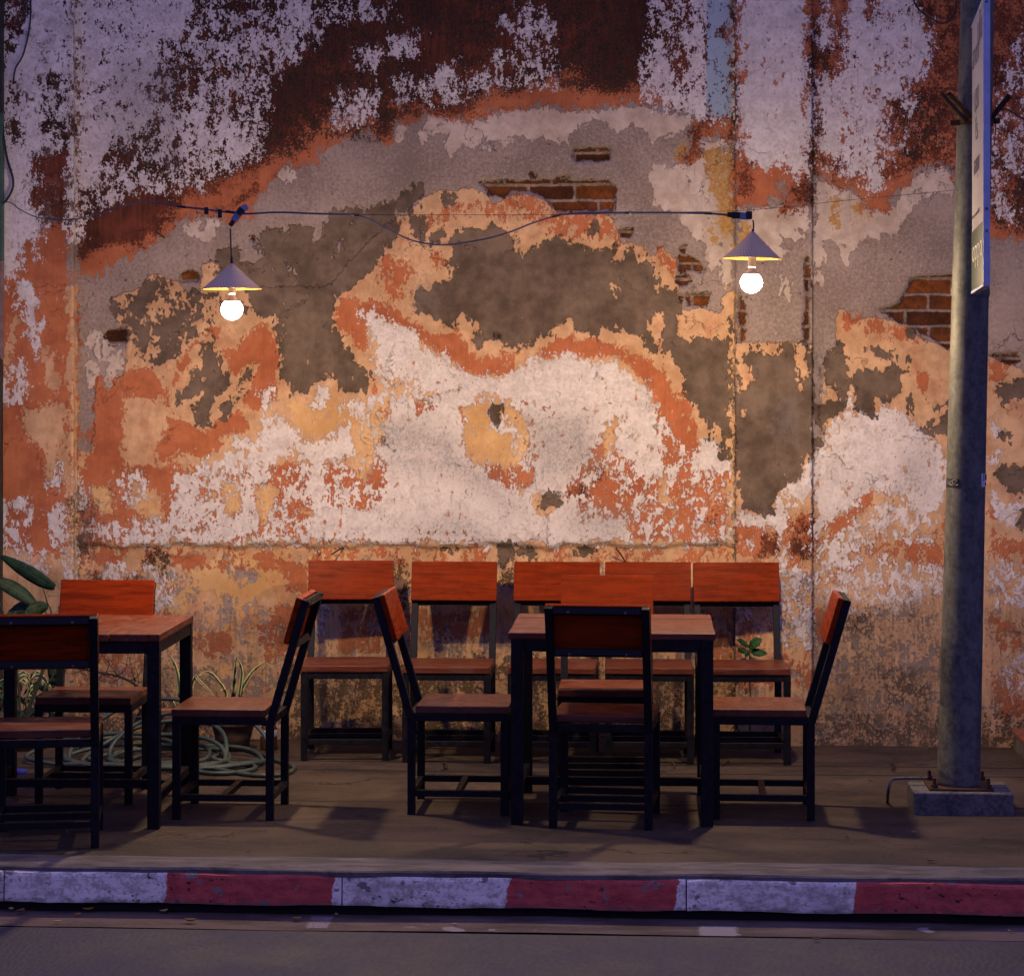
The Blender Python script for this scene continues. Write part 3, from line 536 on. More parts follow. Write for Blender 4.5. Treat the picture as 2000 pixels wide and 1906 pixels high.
# ---- wall geometry: sheets with returns, fields stored per vertex
wall_root = empty('old_wall', onY(800, 1455, WY))
tag(wall_root, 'peeling lime-plastered building wall with terracotta, white and bare brick patches', 'wall')
def wall_sheet(name, px0, px1, yoff, py0=-300, py1=1480, step=5, relief=None):
    nx = max(3, int((px1 - px0) / step) + 1); ny = int((py1 - py0) / step) + 1
    PX, PY = np.meshgrid(np.linspace(px0, px1, nx), np.linspace(py0, py1, ny))
    u = (PX - 1000) / F; z = WY / (CT + u * ST)
    X = -ST * z + CT * u * z; Z = CAMH - (PY - HZ) / F * z
    Y = np.full_like(X, WY - yoff)
    Y += 0.0035 * np.sin(X * 3.1 + 1.3 * np.sin(Z * 2.3)) + 0.002 * np.sin(Z * 7 + X * 2)
    if relief is not None: Y += relief(PX, PY)
    Z = np.where(PY >= py1 - 1, -0.03, Z)
    rl = wall_root.location
    co = np.stack([X, Y, Z], -1).reshape(-1, 3)
    me = D.meshes.new(name)
    idx = np.arange(nx * ny).reshape(ny, nx)
    quads = np.stack([idx[:-1, :-1], idx[1:, :-1], idx[1:, 1:], idx[:-1, 1:]], -1).reshape(-1, 4)
    # returns going back into the wall on both sides and on top
    vs_ = [tuple(p) for p in co]; fs = [tuple(map(int, q)) for q in quads]
    def skirt(ids):
        b = len(vs_)
        for i in ids: vs_.append((co[i][0], WY + .10, co[i][2]))
        for k in range(len(ids) - 1): fs.append((int(ids[k]), int(ids[k + 1]), b + k + 1, b + k))
    ns = len(vs_); skirt(idx[:, 0]); skirt(idx[:, -1]); skirt(idx[0, :])
    src = np.concatenate([np.arange(ns), idx[:, 0], idx[:, -1], idx[0, :]])
    vv = np.array(vs_)
    me.from_pydata([(a - rl.x, b - rl.y, d - rl.z) for a, b, d in vs_], [], fs); me.update()
    px = PX.reshape(-1)[src % (nx * ny)]; py = PY.reshape(-1)[src % (nx * ny)]
    for L in LAY:
        a = me.attributes.new(L, 'FLOAT', 'POINT'); a.data.foreach_set('value', sample(L, px, py).astype(np.float32))
    me.materials.append(M_WALL)
    for p in me.polygons: p.use_smooth = True
    for p in me.polygons[len(quads):]: p.use_smooth = False
    o = D.objects.new(name, me); COL.objects.link(o); o.parent = wall_root
    return o
def ledge(PX, PY):
    e = 1066 + 3 * np.sin(PX * .031) + 2.5 * np.sin(PX * .083 + 1)
    t = np.clip((PY - e) / 5 + .5, 0, 1)
    g = np.clip(sample('dark', PX, PY) / 12 + .5, 0, 1) * .006 + np.clip(sample('brick', PX, PY) / 6 + .5, 0, 1) * .030
    return .022 * t + g
def holes(PX, PY):
    return np.clip(sample('dark', PX, PY) / 12 + .5, 0, 1) * .006 + np.clip(sample('brick', PX, PY) / 6 + .5, 0, 1) * .024
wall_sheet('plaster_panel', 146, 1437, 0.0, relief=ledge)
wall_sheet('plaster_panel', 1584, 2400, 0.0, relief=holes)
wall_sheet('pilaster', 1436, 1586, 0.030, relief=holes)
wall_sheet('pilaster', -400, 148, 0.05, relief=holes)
bm = bmesh.new(); box(bm, (-9, WY + .11, -.3), (9, WY + .45, onY(1000,-300,WY).z), 0)
obj('wall_core', bm, M_WALL, wall_root).location = -wall_root.location
M_RUST = plain('rusty_iron', (.06, .028, .014), .85, .3)
for (a, b, yo) in (((648,1083),(672,1069),.03), ((1203,1070),(1222,1098),.035), ((302,452),(333,474),.03)):
    bm = bmesh.new(); p = onY(*a, WY - yo); q = onY(*b, WY + .02)
    tube(bm, [p, (p + q) / 2 + Vector((0, -.004, .004)), q], .004, 7)
    obj('iron_rod', bm, M_RUST, wall_root).location = -wall_root.location

# ================================================================== GROUND
n = NT('pavement_concrete', 0.85, 0.3)
sp = n.sep(n.obj)
a = n.noise(2.6, 7, .62, n.map(n.obj, (.7, 1.3, 1)), .4); b = n.noise(34, 7, .68, n.map(n.obj, (.7, 1.1, 1))); cc = n.noise(140, 3, .6)
t = n.math('ADD', n.math('MULTIPLY', a, .5), n.math('MULTIPLY', b, .5))
c = n.mix(n.step(t, .36, .62), (.008, .0055, .004), (.066, .044, .028))
c = n.mix(n.math('MULTIPLY', n.step(n.noise(1.1, 6, .62, n.map(n.obj, loc=(7, 2, 1))), .50, .66), .55), c, (.085, .058, .038))
c = n.mix(n.math('MULTIPLY', n.step(cc, .60, .68), .7), c, (.15, .11, .075))
c = n.mix(n.math('MULTIPLY', n.step(n.noise(7, 5, .7, n.map(n.obj, loc=(4, 4, 4))), .56, .72), .55), c, (.012, .009, .007))
wob = n.math('MULTIPLY', n.math('SUBTRACT', n.noise(4, 5, .6), .5), .03)
lines = 0.0
for px, py, wd in ((1000,1490,.018), (1000,1507,.016), (1000,1568,.010)):
    yy = ground(px, py).y
    dd = n.math('ABSOLUTE', n.math('SUBTRACT', n.math('ADD', sp[1], wob), yy))
    lines = n.math('MAXIMUM', lines, n.step(dd, wd * .35, wd, 1.0, 0.0))
for gp in (ground(1742,1499), ground(300,1500), ground(870,1499)):
    dx = n.math('ABSOLUTE', n.math('SUBTRACT', n.math('ADD', sp[0], n.math('MULTIPLY', wob, 3.0)), gp.x))
    dy = n.step(n.math('ABSOLUTE', n.math('SUBTRACT', sp[1], gp.y)), .12, .13, 1.0, 0.0)
    lines = n.math('MAXIMUM', lines, n.math('MULTIPLY', n.step(dx, .004, .011, 1.0, 0.0), dy))
lines = n.math('MULTIPLY', lines, n.step(b, .22, .36))
vo = n.t.nodes.new('ShaderNodeTexVoronoi'); vo.feature = 'DISTANCE_TO_EDGE'; vo.inputs['Scale'].default_value = .9
wv2 = n.t.nodes.new('ShaderNodeVectorMath'); wv2.operation = 'ADD'; n.put(wv2.inputs[0], n.obj); jn = n.noise(5, 6, .65)
n.put(wv2.inputs[1], n.comb(n.math('MULTIPLY', n.math('SUBTRACT', jn, .5), .7), n.math('MULTIPLY', n.math('SUBTRACT', a, .5), .7), 0.0)); n.put(vo.inputs['Vector'], wv2.outputs[0])
lines = n.math('MAXIMUM', lines, n.math('MULTIPLY', n.step(vo.outputs['Distance'], .002, .006, .8, 0.0), n.step(a, .47, .55)))
c = n.mix(n.math('MULTIPLY', lines, .95), c, (.004, .003, .002))
n.color(c); n.rough(n.step(b, .3, .7, .72, .92))
n.bump(n.math('SUBTRACT', n.math('ADD', n.math('MULTIPLY', b, .7), n.math('MULTIPLY', cc, .2)), n.math('MULTIPLY', lines, 2.0)), .006, .8)
M_PAVE = n.m
KY = 9.0                                           # kerb face
def sheet(name, x0, x1, y0, y1, z, mat, nx=2, ny=2, wav=0.0):
    bm = bmesh.new(); g = [[None] * (nx + 1) for _ in range(ny + 1)]
    for j in range(ny + 1):
        for i in range(nx + 1):
            x = x0 + (x1 - x0) * i / nx; y = y0 + (y1 - y0) * j / ny
            zz = z + wav * (math.sin(x * 2.3 + y) * .6 + math.sin(x * 5.1 - y * 3) * .4)
            g[j][i] = bm.verts.new((x, y, zz))
    for j in range(ny):
        for i in range(nx): bm.faces.new((g[j][i], g[j][i + 1], g[j + 1][i + 1], g[j + 1][i]))
    o = obj(name, bm, mat); o['kind'] = 'structure'; return o
KW = ground(1000, 1684).y
sheet('pavement', -14, 14, KW, WY + .3, 0.0, M_PAVE, 60, 8, .0015)

# kerb: cast blocks, face painted white and red, cement haunch on top
MODL = 1.266; J0 = at(665, 1740, KY / CT).x         # first joint
n = NT('kerb_paint', 0.7, 0.35)
sp = n.sep(n.obj)
e = n.noise(14, 6, .65); f2 = n.noise(70, 5, .65); g2 = n.noise(26, 7, .68, n.map(n.obj, (.45, 1, 1), (3, 2, 1)))
ph = n.math('FRACT', n.math('ADD', n.math('DIVIDE', n.math('SUBTRACT', n.math('ADD', sp[0], n.math('ADD', n.math('MULTIPLY', n.math('SUBTRACT', e, .5), .045), n.math('MULTIPLY', n.math('SUBTRACT', f2, .5), .022))), J0), MODL), 20.0))
ph = n.math('ADD', ph, n.math('MULTIPLY', sp[2], -.10))
red = n.math('MULTIPLY', n.step(ph, .488, .491), n.step(ph, .978, .981, 1.0, 0.0))
wht = n.mix(n.step(n.math('ADD', n.math('MULTIPLY', g2, .6), n.math('MULTIPLY', f2, .4)), .42, .56), (.50, .43, .355), (.93, .84, .72))
wht = n.mix(n.math('MULTIPLY', n.step(n.noise(3.5, 6, .65, n.map(n.obj, loc=(3, 3, 8))), .46, .66), .5), wht, (.36, .32, .28))
rd = n.mix(n.step(g2, .35, .65), (.38, .052, .045), (.60, .098, .075))
c = n.mix(red, wht, rd)
pit = n.step(n.noise(48, 3, .55, n.map(n.obj, (.7, 1, 1), (1, 8, 3))), .63, .665)
pit = n.math('MULTIPLY', pit, n.step(n.noise(2.3, 4, .6, n.map(n.obj, loc=(5, 1, 2))), .44, .60, .15, 1.0))
c = n.mix(n.math('MULTIPLY', pit, .9), c, (.02, .016, .016))
flk = n.math('MULTIPLY', n.step(n.noise(9, 6, .6, n.map(n.obj, (1, 1, 1.4), (6.3, 1, 2))), .61, .625), 1.0)
c = n.mix(flk, c, (.22, .19, .165))
low = n.step(n.math('ADD', sp[2], n.math('MULTIPLY', n.math('SUBTRACT', g2, .5), .05)), -.125, -.10, .6, 0.0)
c = n.mix(low, c, (.10, .085, .08))
n.color(c); n.bump(n.math('SUBTRACT', n.math('ADD', n.math('MULTIPLY', g2, .8), n.math('MULTIPLY', f2, .5)), n.math('MULTIPLY', pit, 1.2)), .006, .9)
M_KERB = n.m
n = NT('cement_haunch', 0.85, 0.3)
a = n.noise(9, 7, .65, n.map(n.obj, (.5, 1.4, 1)), .6); b = n.noise(60, 5, .6)
c = n.mix(n.step(a, .36, .64), (.055, .048, .044), (.130, .112, .104)); c = n.mix(n.math('MULTIPLY', n.step(b, .58, .7), .5), c, (.10, .085, .075))
n.color(c); n.bump(n.math('ADD', a, n.math('MULTIPLY', b, .4)), .008, .9); M_HAUNCH = n.m
M_JOINTSHADE = plain('joint_shade_black', (.010, .009, .010), .8, .2)  # serves the road joint and the shadow painted under the kerb
bm = bmesh.new()
rr = random.Random(3)
for k in range(-9, 10):
    x0 = J0 + k * MODL + .0025; x1 = x0 + MODL - .005
    N = 24; rows = []
    prof = [(.10, -.012), (.014, -.012), (.004, -.016), (0, -.026), (-.006, -.122), (.03, -.126), (.10, -.126)]
    for i in range(N + 1):
        x = x0 + (x1 - x0) * i / N
        jj = 0.003 * math.sin(x * 9) + rr.uniform(-.0015, .0015)
        rows.append([bm.verts.new((x, KY + dy + (jj if 0 < q < 5 else 0), z + (jj * .7 if 0 < q < 5 else 0))) for q, (dy, z) in enumerate(prof)])
    for i in range(N):
        for q in range(len(prof) - 1): bm.faces.new((rows[i][q], rows[i + 1][q], rows[i + 1][q + 1], rows[i][q + 1]))
    bm.faces.new(rows[0]); bm.faces.new(rows[-1][::-1])
kerb = obj('kerb', bm, M_KERB); kerb['kind'] = 'structure'
bm = bmesh.new(); g = []                            # haunch: uneven trowelled cement
N = 420
for i in range(N + 1):
    x = -13 + 26 * i / N
    wv_ = .006 + .007 * math.sin(x * 2.1) + .005 * math.sin(x * 7.3 + 1) + .003 * math.sin(x * 17)
    g.append([bm.verts.new((x, KY + .006 + wv_ * .8, -.018)), bm.verts.new((x, KY + .007 + wv_ * .8, .000)), bm.verts.new((x, KY + .014 + wv_ * .8, .006 + .002 * math.sin(x * 6))),
              bm.verts.new((x, KW - .05, .009)), bm.verts.new((x, KW + .03 + .015 * math.sin(x * 3.7) + .008 * math.sin(x * 11), .003)), bm.verts.new((x, KW + .05 + .015 * math.sin(x * 3.7), -.02))])
for i in range(N):
    for q in range(5): bm.faces.new((g[i][q], g[i + 1][q], g[i + 1][q + 1], g[i][q + 1]))
o = obj('kerb_haunch', bm, M_HAUNCH); o['kind'] = 'structure'
bm = bmesh.new(); box(bm, (-13, KY + .018, -.30), (13, KY + .30, -.127), 0); o = obj('kerb_gap_shade', bm, M_JOINTSHADE); o['kind'] = 'structure'  # near-black strip paints the shadow in the gap under the kerb

n = NT('gutter_concrete', 0.85, 0.3)
a = n.noise(5, 6, .62, n.map(n.obj, (.6, 1.4, 1))); b = n.noise(80, 5, .65)
c = n.mix(n.step(a, .36, .64), (.050, .034, .026), (.115, .088, .078)); c = n.mix(n.math('MULTIPLY', n.step(b, .56, .68), .5), c, (.07, .05, .04))
lp = n.step(n.noise(3.2, 3, .5, n.map(n.obj, loc=(2.4, 7, 1))), .66, .675); c = n.mix(n.math('MULTIPLY', lp, .6), c, (.33, .31, .31))
sp = n.sep(n.obj)
def gbox(x0, x1, y0, y1):
    p0 = ground(x0, (y0 + y1) / 2, -.157); p1 = ground(x1, (y0 + y1) / 2, -.157); ya = ground(1000, y1, -.157).y; yb = ground(1000, y0, -.157).y
    dx = n.math('SUBTRACT', n.math('ABSOLUTE', n.math('SUBTRACT', sp[0], (p0.x + p1.x) / 2)), (p1.x - p0.x) / 2); dy = n.math('SUBTRACT', n.math('ABSOLUTE', n.math('SUBTRACT', sp[1], (ya + yb) / 2)), (yb - ya) / 2)
    return n.step(n.math('ADD', n.math('MAXIMUM', dx, dy), n.math('MULTIPLY', n.math('SUBTRACT', b, .5), .05)), -.008, .008, 1.0, 0.0)
for q in ((600,640,1794,1816), (1366,1440,1802,1830)): c = n.mix(n.math('MULTIPLY', gbox(*q), .8), c, (.27, .25, .25))
sand = n.math('MULTIPLY', n.step(sp[0], -1.1, -.5, 1.0, .25), n.step(n.math('ADD', n.math('MULTIPLY', a, .5), n.math('MULTIPLY', b, .5)), .45, .60))
c = n.mix(n.math('MULTIPLY', sand, .7), c, (.135, .075, .040))
n.color(c); n.bump(b, .006, .9); M_GUT = n.m
n = NT('road_concrete', 0.8, 0.35)
sp = n.sep(n.obj)
a = n.noise(2.2, 6, .6); b = n.noise(60, 6, .65, n.map(n.obj, (1, .5, 1))); g1 = n.noise(18, 3, .5, n.map(n.obj, (3.5, .25, 1)))
c = n.mix(n.step(n.math('ADD', n.math('MULTIPLY', a, .5), n.math('MULTIPLY', b, .5)), .38, .62), (.028, .025, .032), (.054, .048, .058))
rib = n.math('SINE', n.math('MULTIPLY', n.math('ADD', sp[0], n.math('MULTIPLY', n.math('SUBTRACT', a, .5), .25)), 230.0))
c = n.mix(n.math('MULTIPLY', n.step(rib, .2, .9), n.step(g1, .45, .65, 0, .35)), c, (.06, .05, .055))
n.color(c); n.rough(n.step(a, .3, .7, .62, .85)); n.bump(n.math('ADD', n.math('MULTIPLY', b, .8), n.math('MULTIPLY', rib, .12)), .004, .7); M_ROAD = n.m
GYJ = ground(1000, 1822, -.157).y
GZ = -.157
sheet('gutter', -14, 14, GYJ + .006, KY + .04, GZ, M_GUT, 60, 3, .004)
sheet('road', -40, 40, -40, GYJ - .006, GZ - .002, M_ROAD, 40, 40, .002)
bm = bmesh.new(); box(bm, (-14, GYJ - .02, GZ - .05), (14, GYJ + .02, GZ - .014), 0); o = obj('road_joint', bm, M_JOINTSHADE); o['kind'] = 'structure'
sheet('ground', -60, 60, -60, 60, GZ - .10, M_ROAD)

# ================================================================== MATERIALS FOR OBJECTS
n = NT('varnished_wood', 0.25, 0.05)
rnd = n.rand()
off = n.comb(n.math('MULTIPLY', rnd, 37.0), n.math('MULTIPLY', rnd, 11.0), n.math('MULTIPLY', rnd, 23.0))
va = n.t.nodes.new('ShaderNodeVectorMath'); va.operation = 'ADD'; n.put(va.inputs[0], n.obj); n.put(va.inputs[1], off)
g1 = n.noise(9, 6, .6, n.map(va.outputs[0], (.55, 5, 5)), .5); g2 = n.noise(60, 4, .6, n.map(va.outputs[0], (.07, 3.2, 3.2)))
t = n.math('ADD', n.math('MULTIPLY', g1, .65), n.math('MULTIPLY', g2, .35))
c = n.mix(n.step(t, .36, .62), (.100, .0105, .0012), (.262, .029, .0025))
c = n.mix(n.math('MULTIPLY', n.step(g2, .56, .72), .55), c, (.075, .010, .002))
c = n.mix(n.math('MULTIPLY', rnd, .5), c, (.17, .030, .007))
n.color(c); n.rough(n.step(n.noise(22, 5, .6), .35, .7, .20, .40)); n.bump(g2, .0012, .5)
M_WOOD = n.m
n = NT('worn_sheen_wood', 0.36, 0.36)  # worn flat tops; their grazing sheen is put into the duller brown
rnd = n.rand()
off = n.comb(n.math('MULTIPLY', rnd, 31.0), n.math('MULTIPLY', rnd, 17.0), n.math('MULTIPLY', rnd, 9.0))
va = n.t.nodes.new('ShaderNodeVectorMath'); va.operation = 'ADD'; n.put(va.inputs[0], n.obj); n.put(va.inputs[1], off)
g1 = n.noise(8, 6, .62, n.map(va.outputs[0], (.5, 5, 5)), .6); g2 = n.noise(60, 4, .6, n.map(va.outputs[0], (.12, 2.5, 2.5))); wr = n.noise(7, 5, .65, va.outputs[0])
c = n.mix(n.step(n.math('ADD', n.math('MULTIPLY', g1, .65), n.math('MULTIPLY', g2, .35)), .36, .64), (.060, .012, .005), (.170, .042, .015))
c = n.mix(n.math('MULTIPLY', n.step(wr, .48, .68), .55), c, (.125, .055, .032))
c = n.mix(n.math('MULTIPLY', n.step(n.noise(70, 3, .6, n.map(va.outputs[0], (.5, 1, 1))), .68, .72), .5), c, (.30, .22, .16))
c = n.mix(n.math('MULTIPLY', rnd, .45), c, (.070, .024, .013))
n.color(c); n.rough(n.step(wr, .35, .7, .30, .58)); n.bump(n.math('ADD', g2, n.math('MULTIPLY', wr, .4)), .0014, .6)
M_SEAT = n.m
n = NT('black_painted_steel', 0.45, 0.2)
k = n.noise(40, 5, .65); sc = n.step(n.noise(120, 3, .6, n.map(n.obj, (.4, 1, 1))), .70, .73)
c = n.mix(n.step(k, .35, .7), (.0035, .0035, .005), (.008, .008, .011)); c = n.mix(n.math('MULTIPLY', sc, .5), c, (.09, .085, .085))
n.color(c); n.rough(n.step(k, .3, .7, .42, .65)); n.bump(k, .001, .4); M_STEEL = n.m
M_BOLT = plain('bolt_zinc', (.20, .20, .21), .4, .5, .8)

# ================================================================== CHAIRS (local: +Y is the rear)
def make_chair(loc, rz, bolts=False):
    t = empty('dining_chair', loc, rz)
    W2 = .21; LD = .195; LEG = .032; x = W2 - LEG / 2; SZ = .424
    lean = math.tan(R(16.5))
    def post(z): return Vector((0, LD + (z - .40) * lean if z > .40 else LD, z))
    for s in (-1, 1):
        bm = bmesh.new(); box(bm, (s * x - LEG / 2, -LD - LEG / 2, 0), (s * x + LEG / 2, -LD + LEG / 2, SZ)); obj('leg', bm, M_STEEL, t)
        bm = bmesh.new(); box(bm, (s * x - LEG / 2, LD - LEG / 2, 0), (s * x + LEG / 2, LD + LEG / 2, .404)); obj('leg', bm, M_STEEL, t)
        bm = bmesh.new(); p, q = post(.395), post(.908); p.x = q.x = s * x; bar(bm, p, q, LEG); obj('back_post', bm, M_STEEL, t)
    rails = []
    for z in (.893, .722):
        bm = bmesh.new(); p = post(z); bar(bm, (-x + LEG / 2 + .001, p.y, p.z), (x - LEG / 2 - .001, p.y, p.z), .030, .028, side=(0, 1, lean)); rails.append(obj('back_rail', bm, M_STEEL, t))
        if bolts:
            for s in (-1, 1):
                bm = bmesh.new(); lathe(bm, [(0, .004), (.005, .003), (.006, 0)], 10, (s * .115, p.y + .0145 + .0045, p.z - .004), (0, 1, -lean)); obj('bolt', bm, M_BOLT, rails[-1])
    bm = bmesh.new()
    box(bm, (-x + LEG / 2, -LD - .014, .392), (x - LEG / 2, -LD + .014, .4235)); box(bm, (-x + LEG / 2, LD - .014, .392), (x - LEG / 2, LD + .014, .4235))
    for s in (-1, 1): box(bm, (s * x - .014, -LD + LEG / 2, .392), (s * x + .014, LD - LEG / 2, .4235))
    obj('seat_frame', bm, M_STEEL, t)
    for yy in (-LD, 0, LD):
        bm = bmesh.new(); xx = x - LEG / 2 - .0005 if yy else x - .013
        box(bm, (-xx, yy - .013, .077), (xx, yy + .013, .103)); obj('stretcher', bm, M_STEEL, t)
    for s in (-1, 1):
        bm = bmesh.new(); box(bm, (s * x - .0125, -LD + LEG / 2, .0765), (s * x + .0125, LD - LEG / 2, .1035)); obj('stretcher', bm, M_STEEL, t)
    bm = bmesh.new(); box(bm, (-W2 + .003, -LD - .02, .4245), (W2 - .003, LD - .019, .456), .004)
    for v in bm.verts:                                  # slightly dished seat plank
        v.co.z -= .003 * (1 - (v.co.x / .2) ** 2) if v.co.z > .45 else 0
    obj('seat', bm, M_SEAT, t)
    bm = bmesh.new(); up = Vector((0, lean, 1)).normalized(); nf = Vector((0, -1, lean)).normalized()
    mid = post(.815) + nf * (LEG / 2 + .0125)
    bar(bm, mid - up * .0985, mid + up * .0985, .424, .024, side=(1, 0, 0), bev=.004); obj('backrest', bm, M_WOOD, t)
    return t
chairA = make_chair((0, 0, 0), 0)
chairB = make_chair((0, 0, 0), 0, True)
usedA = usedB = False
def put_chair(loc, rz, label, group, bolts=False):
    global usedA, usedB
    if bolts:
        o = chairB if not usedB else dup(chairB, loc, rz); usedB = True
    else:
        o = chairA if not usedA else dup(chairA, loc, rz); usedA = True
    o.location = loc; o.rotation_euler = (0, 0, rz)
    return tag(o, label, 'chair', group)
def gz(px, py): p = ground(px, py); p.z = 0; return p
G1 = 'row of chairs along the wall'
def back_chair(pxc, py_feet, rz, label):              # pxc: centre of front feet
    p = gz(pxc, py_feet)
    d = Matrix.Rotation(rz, 3, 'Z') @ Vector((0, .285, 0))
    put_chair(p + d, rz, label, G1)
back_chair(671, 1491, R(4.0), 'wooden chair at the left end of the row against the wall')
back_chair(869, 1495, R(.8), 'wooden chair against the wall, second from the left end of the row')
back_chair(1076, 1496, R(0), 'wooden chair against the wall, third in the row, behind the table')
back_chair(1269, 1497, R(1.5), 'wooden chair against the wall, fourth in the row, behind the table')
back_chair(1461, 1499, R(4.0), 'wooden chair at the right end of the row, green leaves behind its seat')
G2 = 'chairs round the right-hand table'
p = gz(1172, 1619); put_chair(p + Vector((0.016, .205, 0)) , R(180 - 4.0), 'chair with its back to the street, tucked under the right-hand table', G2, True)
p = gz(1180, 1553); put_chair(p + Vector((0, .25, 0)), R(0.5), 'chair facing the street behind the right-hand table', G2)
a = gz(894, 1592); put_chair(a + Vector((0, .205, 0)), R(90), 'chair seen from the side at the left end of the right-hand table', G2)
a = gz(1492, 1601); put_chair(a + Vector((0, .205, 0)), R(-90.5), 'chair seen from the side at the right end of the right-hand table, nearest the pole', G2)
G3 = 'chairs round the left-hand table'
p = gz(90, 1657); put_chair(p + Vector((-.045, .195, 0)), R(180 + 11), 'chair with its back to the street, cut off by the left edge of the picture', G3, True)
p = gz(165, 1570); put_chair(p + Vector((-.012, .21, 0)), R(1.5), 'chair facing the street behind the left-hand table', G3)
a = gz(435, 1601); put_chair(a + Vector((0, .205, 0)), R(-90), 'chair seen from the side at the right end of the left-hand table', G3)

# ================================================================== TABLES
def make_table(loc, rz, along_x, label):
    t = empty('dining_table', loc, rz)
    H = .4125; LG = .05; TZ = .7585; x = H - LG / 2
    for sx in (-1, 1):
        for sy in (-1, 1):
            bm = bmesh.new(); box(bm, (sx * x - LG / 2, sy * x - LG / 2, 0), (sx * x + LG / 2, sy * x + LG / 2, TZ - .001), .003); obj('leg', bm, M_STEEL, t)
    for s in (-1, 1):
        bm = bmesh.new(); box(bm, (-x + LG / 2, s * (x + .003) - .02, TZ - .050), (x - LG / 2, s * (x + .003) + .02, TZ - .0015)); obj('apron', bm, M_STEEL, t)
        bm = bmesh.new(); box(bm, (s * (x + .003) - .02, -x + LG / 2, TZ - .050), (s * (x + .003) + .02, x - LG / 2, TZ - .0015)); obj('apron', bm, M_STEEL, t)
        bm = bmesh.new(); box(bm, (s * x - .017, -x + LG / 2, .10), (s * x + .017, x - LG / 2, .135)); obj('stretcher', bm, M_STEEL, t)
    bm = bmesh.new(); box(bm, (-x + .0175, -.017, .1005), (x - .0175, .017, .1345)); obj('stretcher', bm, M_STEEL, t)
    bm = bmesh.new(); w = .2065; ov = .418; rr = random.Random(int(rz * 1000) + 5)
    for k in range(4):
        a = -.4145 + k * .2075; b = a + .2035; e0 = rr.uniform(-.004, .006); zz = rr.uniform(-.0015, .0015)
        box(bm, (-ov - e0, a, TZ), (ov + e0 * .5, b, TZ + .028 + zz), .003)
    m = M_SEAT
    o = obj('tabletop', bm, m, t)
    if not along_x: o.rotation_euler = (0, 0, R(90))
    return tag(t, label, 'table', 'square wooden tables on black steel legs')
p = gz(1193, 1613); make_table(p + Vector((0, .4125, 0)), R(.6), True, 'square table with planks running across, in front of the row of chairs')
q = gz(311, 1619); make_table(q + Matrix.Rotation(R(1.8), 3, 'Z') @ Vector((-.4125, .4125, 0)), R(1.8), False, 'square table with planks running lengthwise, at the left edge of the picture')

# ================================================================== LAMPS
n = NT('woven_shade', 0.75, 0.3)
sp = n.sep(n.obj)
ang = n.math('ARCTAN2', sp[1], sp[0])
r1 = n.math('SINE', n.math('ADD', n.math('MULTIPLY', ang, 46.0), n.math('MULTIPLY', sp[2], 260.0)))
r2 = n.math('SINE', n.math('MULTIPLY', sp[2], 900.0))
wv_ = n.math('MULTIPLY', n.math('ADD', r1, r2), .25)
c = n.mix(n.step(wv_, -.4, .4), (.50, .36, .21), (.70, .53, .34)); n.color(c); n.bump(wv_, .002, .7); M_SHADE = n.m
n = NT('shade_lining', 0.6, 0.3); sp = n.sep(n.obj); ang = n.math('ARCTAN2', sp[1], sp[0])
r1 = n.math('SINE', n.math('MULTIPLY', ang, 40.0)); n.color(n.mix(n.step(r1, -1, 1), (.30, .14, .022), (.42, .22, .05))); M_LINING = n.m
M_WHITEPL = plain('white_plastic', (.80, .78, .74), .45, .5)
M_CORD = plain('black_rubber', (.014, .014, .018), .5, .4)
M_BLUEC = plain('blue_cable', (.05, .06, .12), .5, .4)
M_LBLUE = plain('pale_blue_plastic', (.16, .26, .40), .5, .4)
M_TAPE = plain('black_tape', (.008, .008, .011), .45, .5)
em = D.materials.new('lamp_globe'); em.use_nodes = True; et = em.node_tree; et.nodes.clear()
ee = et.nodes.new('ShaderNodeEmission'); eo = et.nodes.new('ShaderNodeOutputMaterial')
ee.inputs[0].default_value = (*BULB_COL, 1); 
etc_ = et.nodes.new('ShaderNodeTexCoord'); es = et.nodes.new('ShaderNodeSeparateXYZ'); et.links.new(etc_.outputs['Object'], es.inputs[0])
em_n = et.nodes.new('ShaderNodeMapRange'); et.links.new(es.outputs[2], em_n.inputs[0]); em_n.inputs[1].default_value = -.047; em_n.inputs[2].default_value = .047
rp = et.nodes.new('ShaderNodeValToRGB'); rp.color_ramp.interpolation = 'EASE'; et.links.new(em_n.outputs[0], rp.inputs[0])   # frosted LED dome: most light leaves just below the equator
rp.color_ramp.elements[0].position = 0.0; rp.color_ramp.elements[0].color = (.80,) * 3 + (1,); rp.color_ramp.elements[1].position = .64; rp.color_ramp.elements[1].color = (.015,) * 3 + (1,)
e_ = rp.color_ramp.elements.new(.30); e_.color = (1, 1, 1, 1)
er = et.nodes.new('ShaderNodeMath'); er.operation = 'MULTIPLY'; et.links.new(rp.outputs[0], er.inputs[0]); er.inputs[1].default_value = BULB
et.links.new(er.outputs[0], ee.inputs[1]); et.links.new(ee.outputs[0], eo.inputs[0])
em.cycles.emission_sampling = 'FRONT'
LZ = 10.7
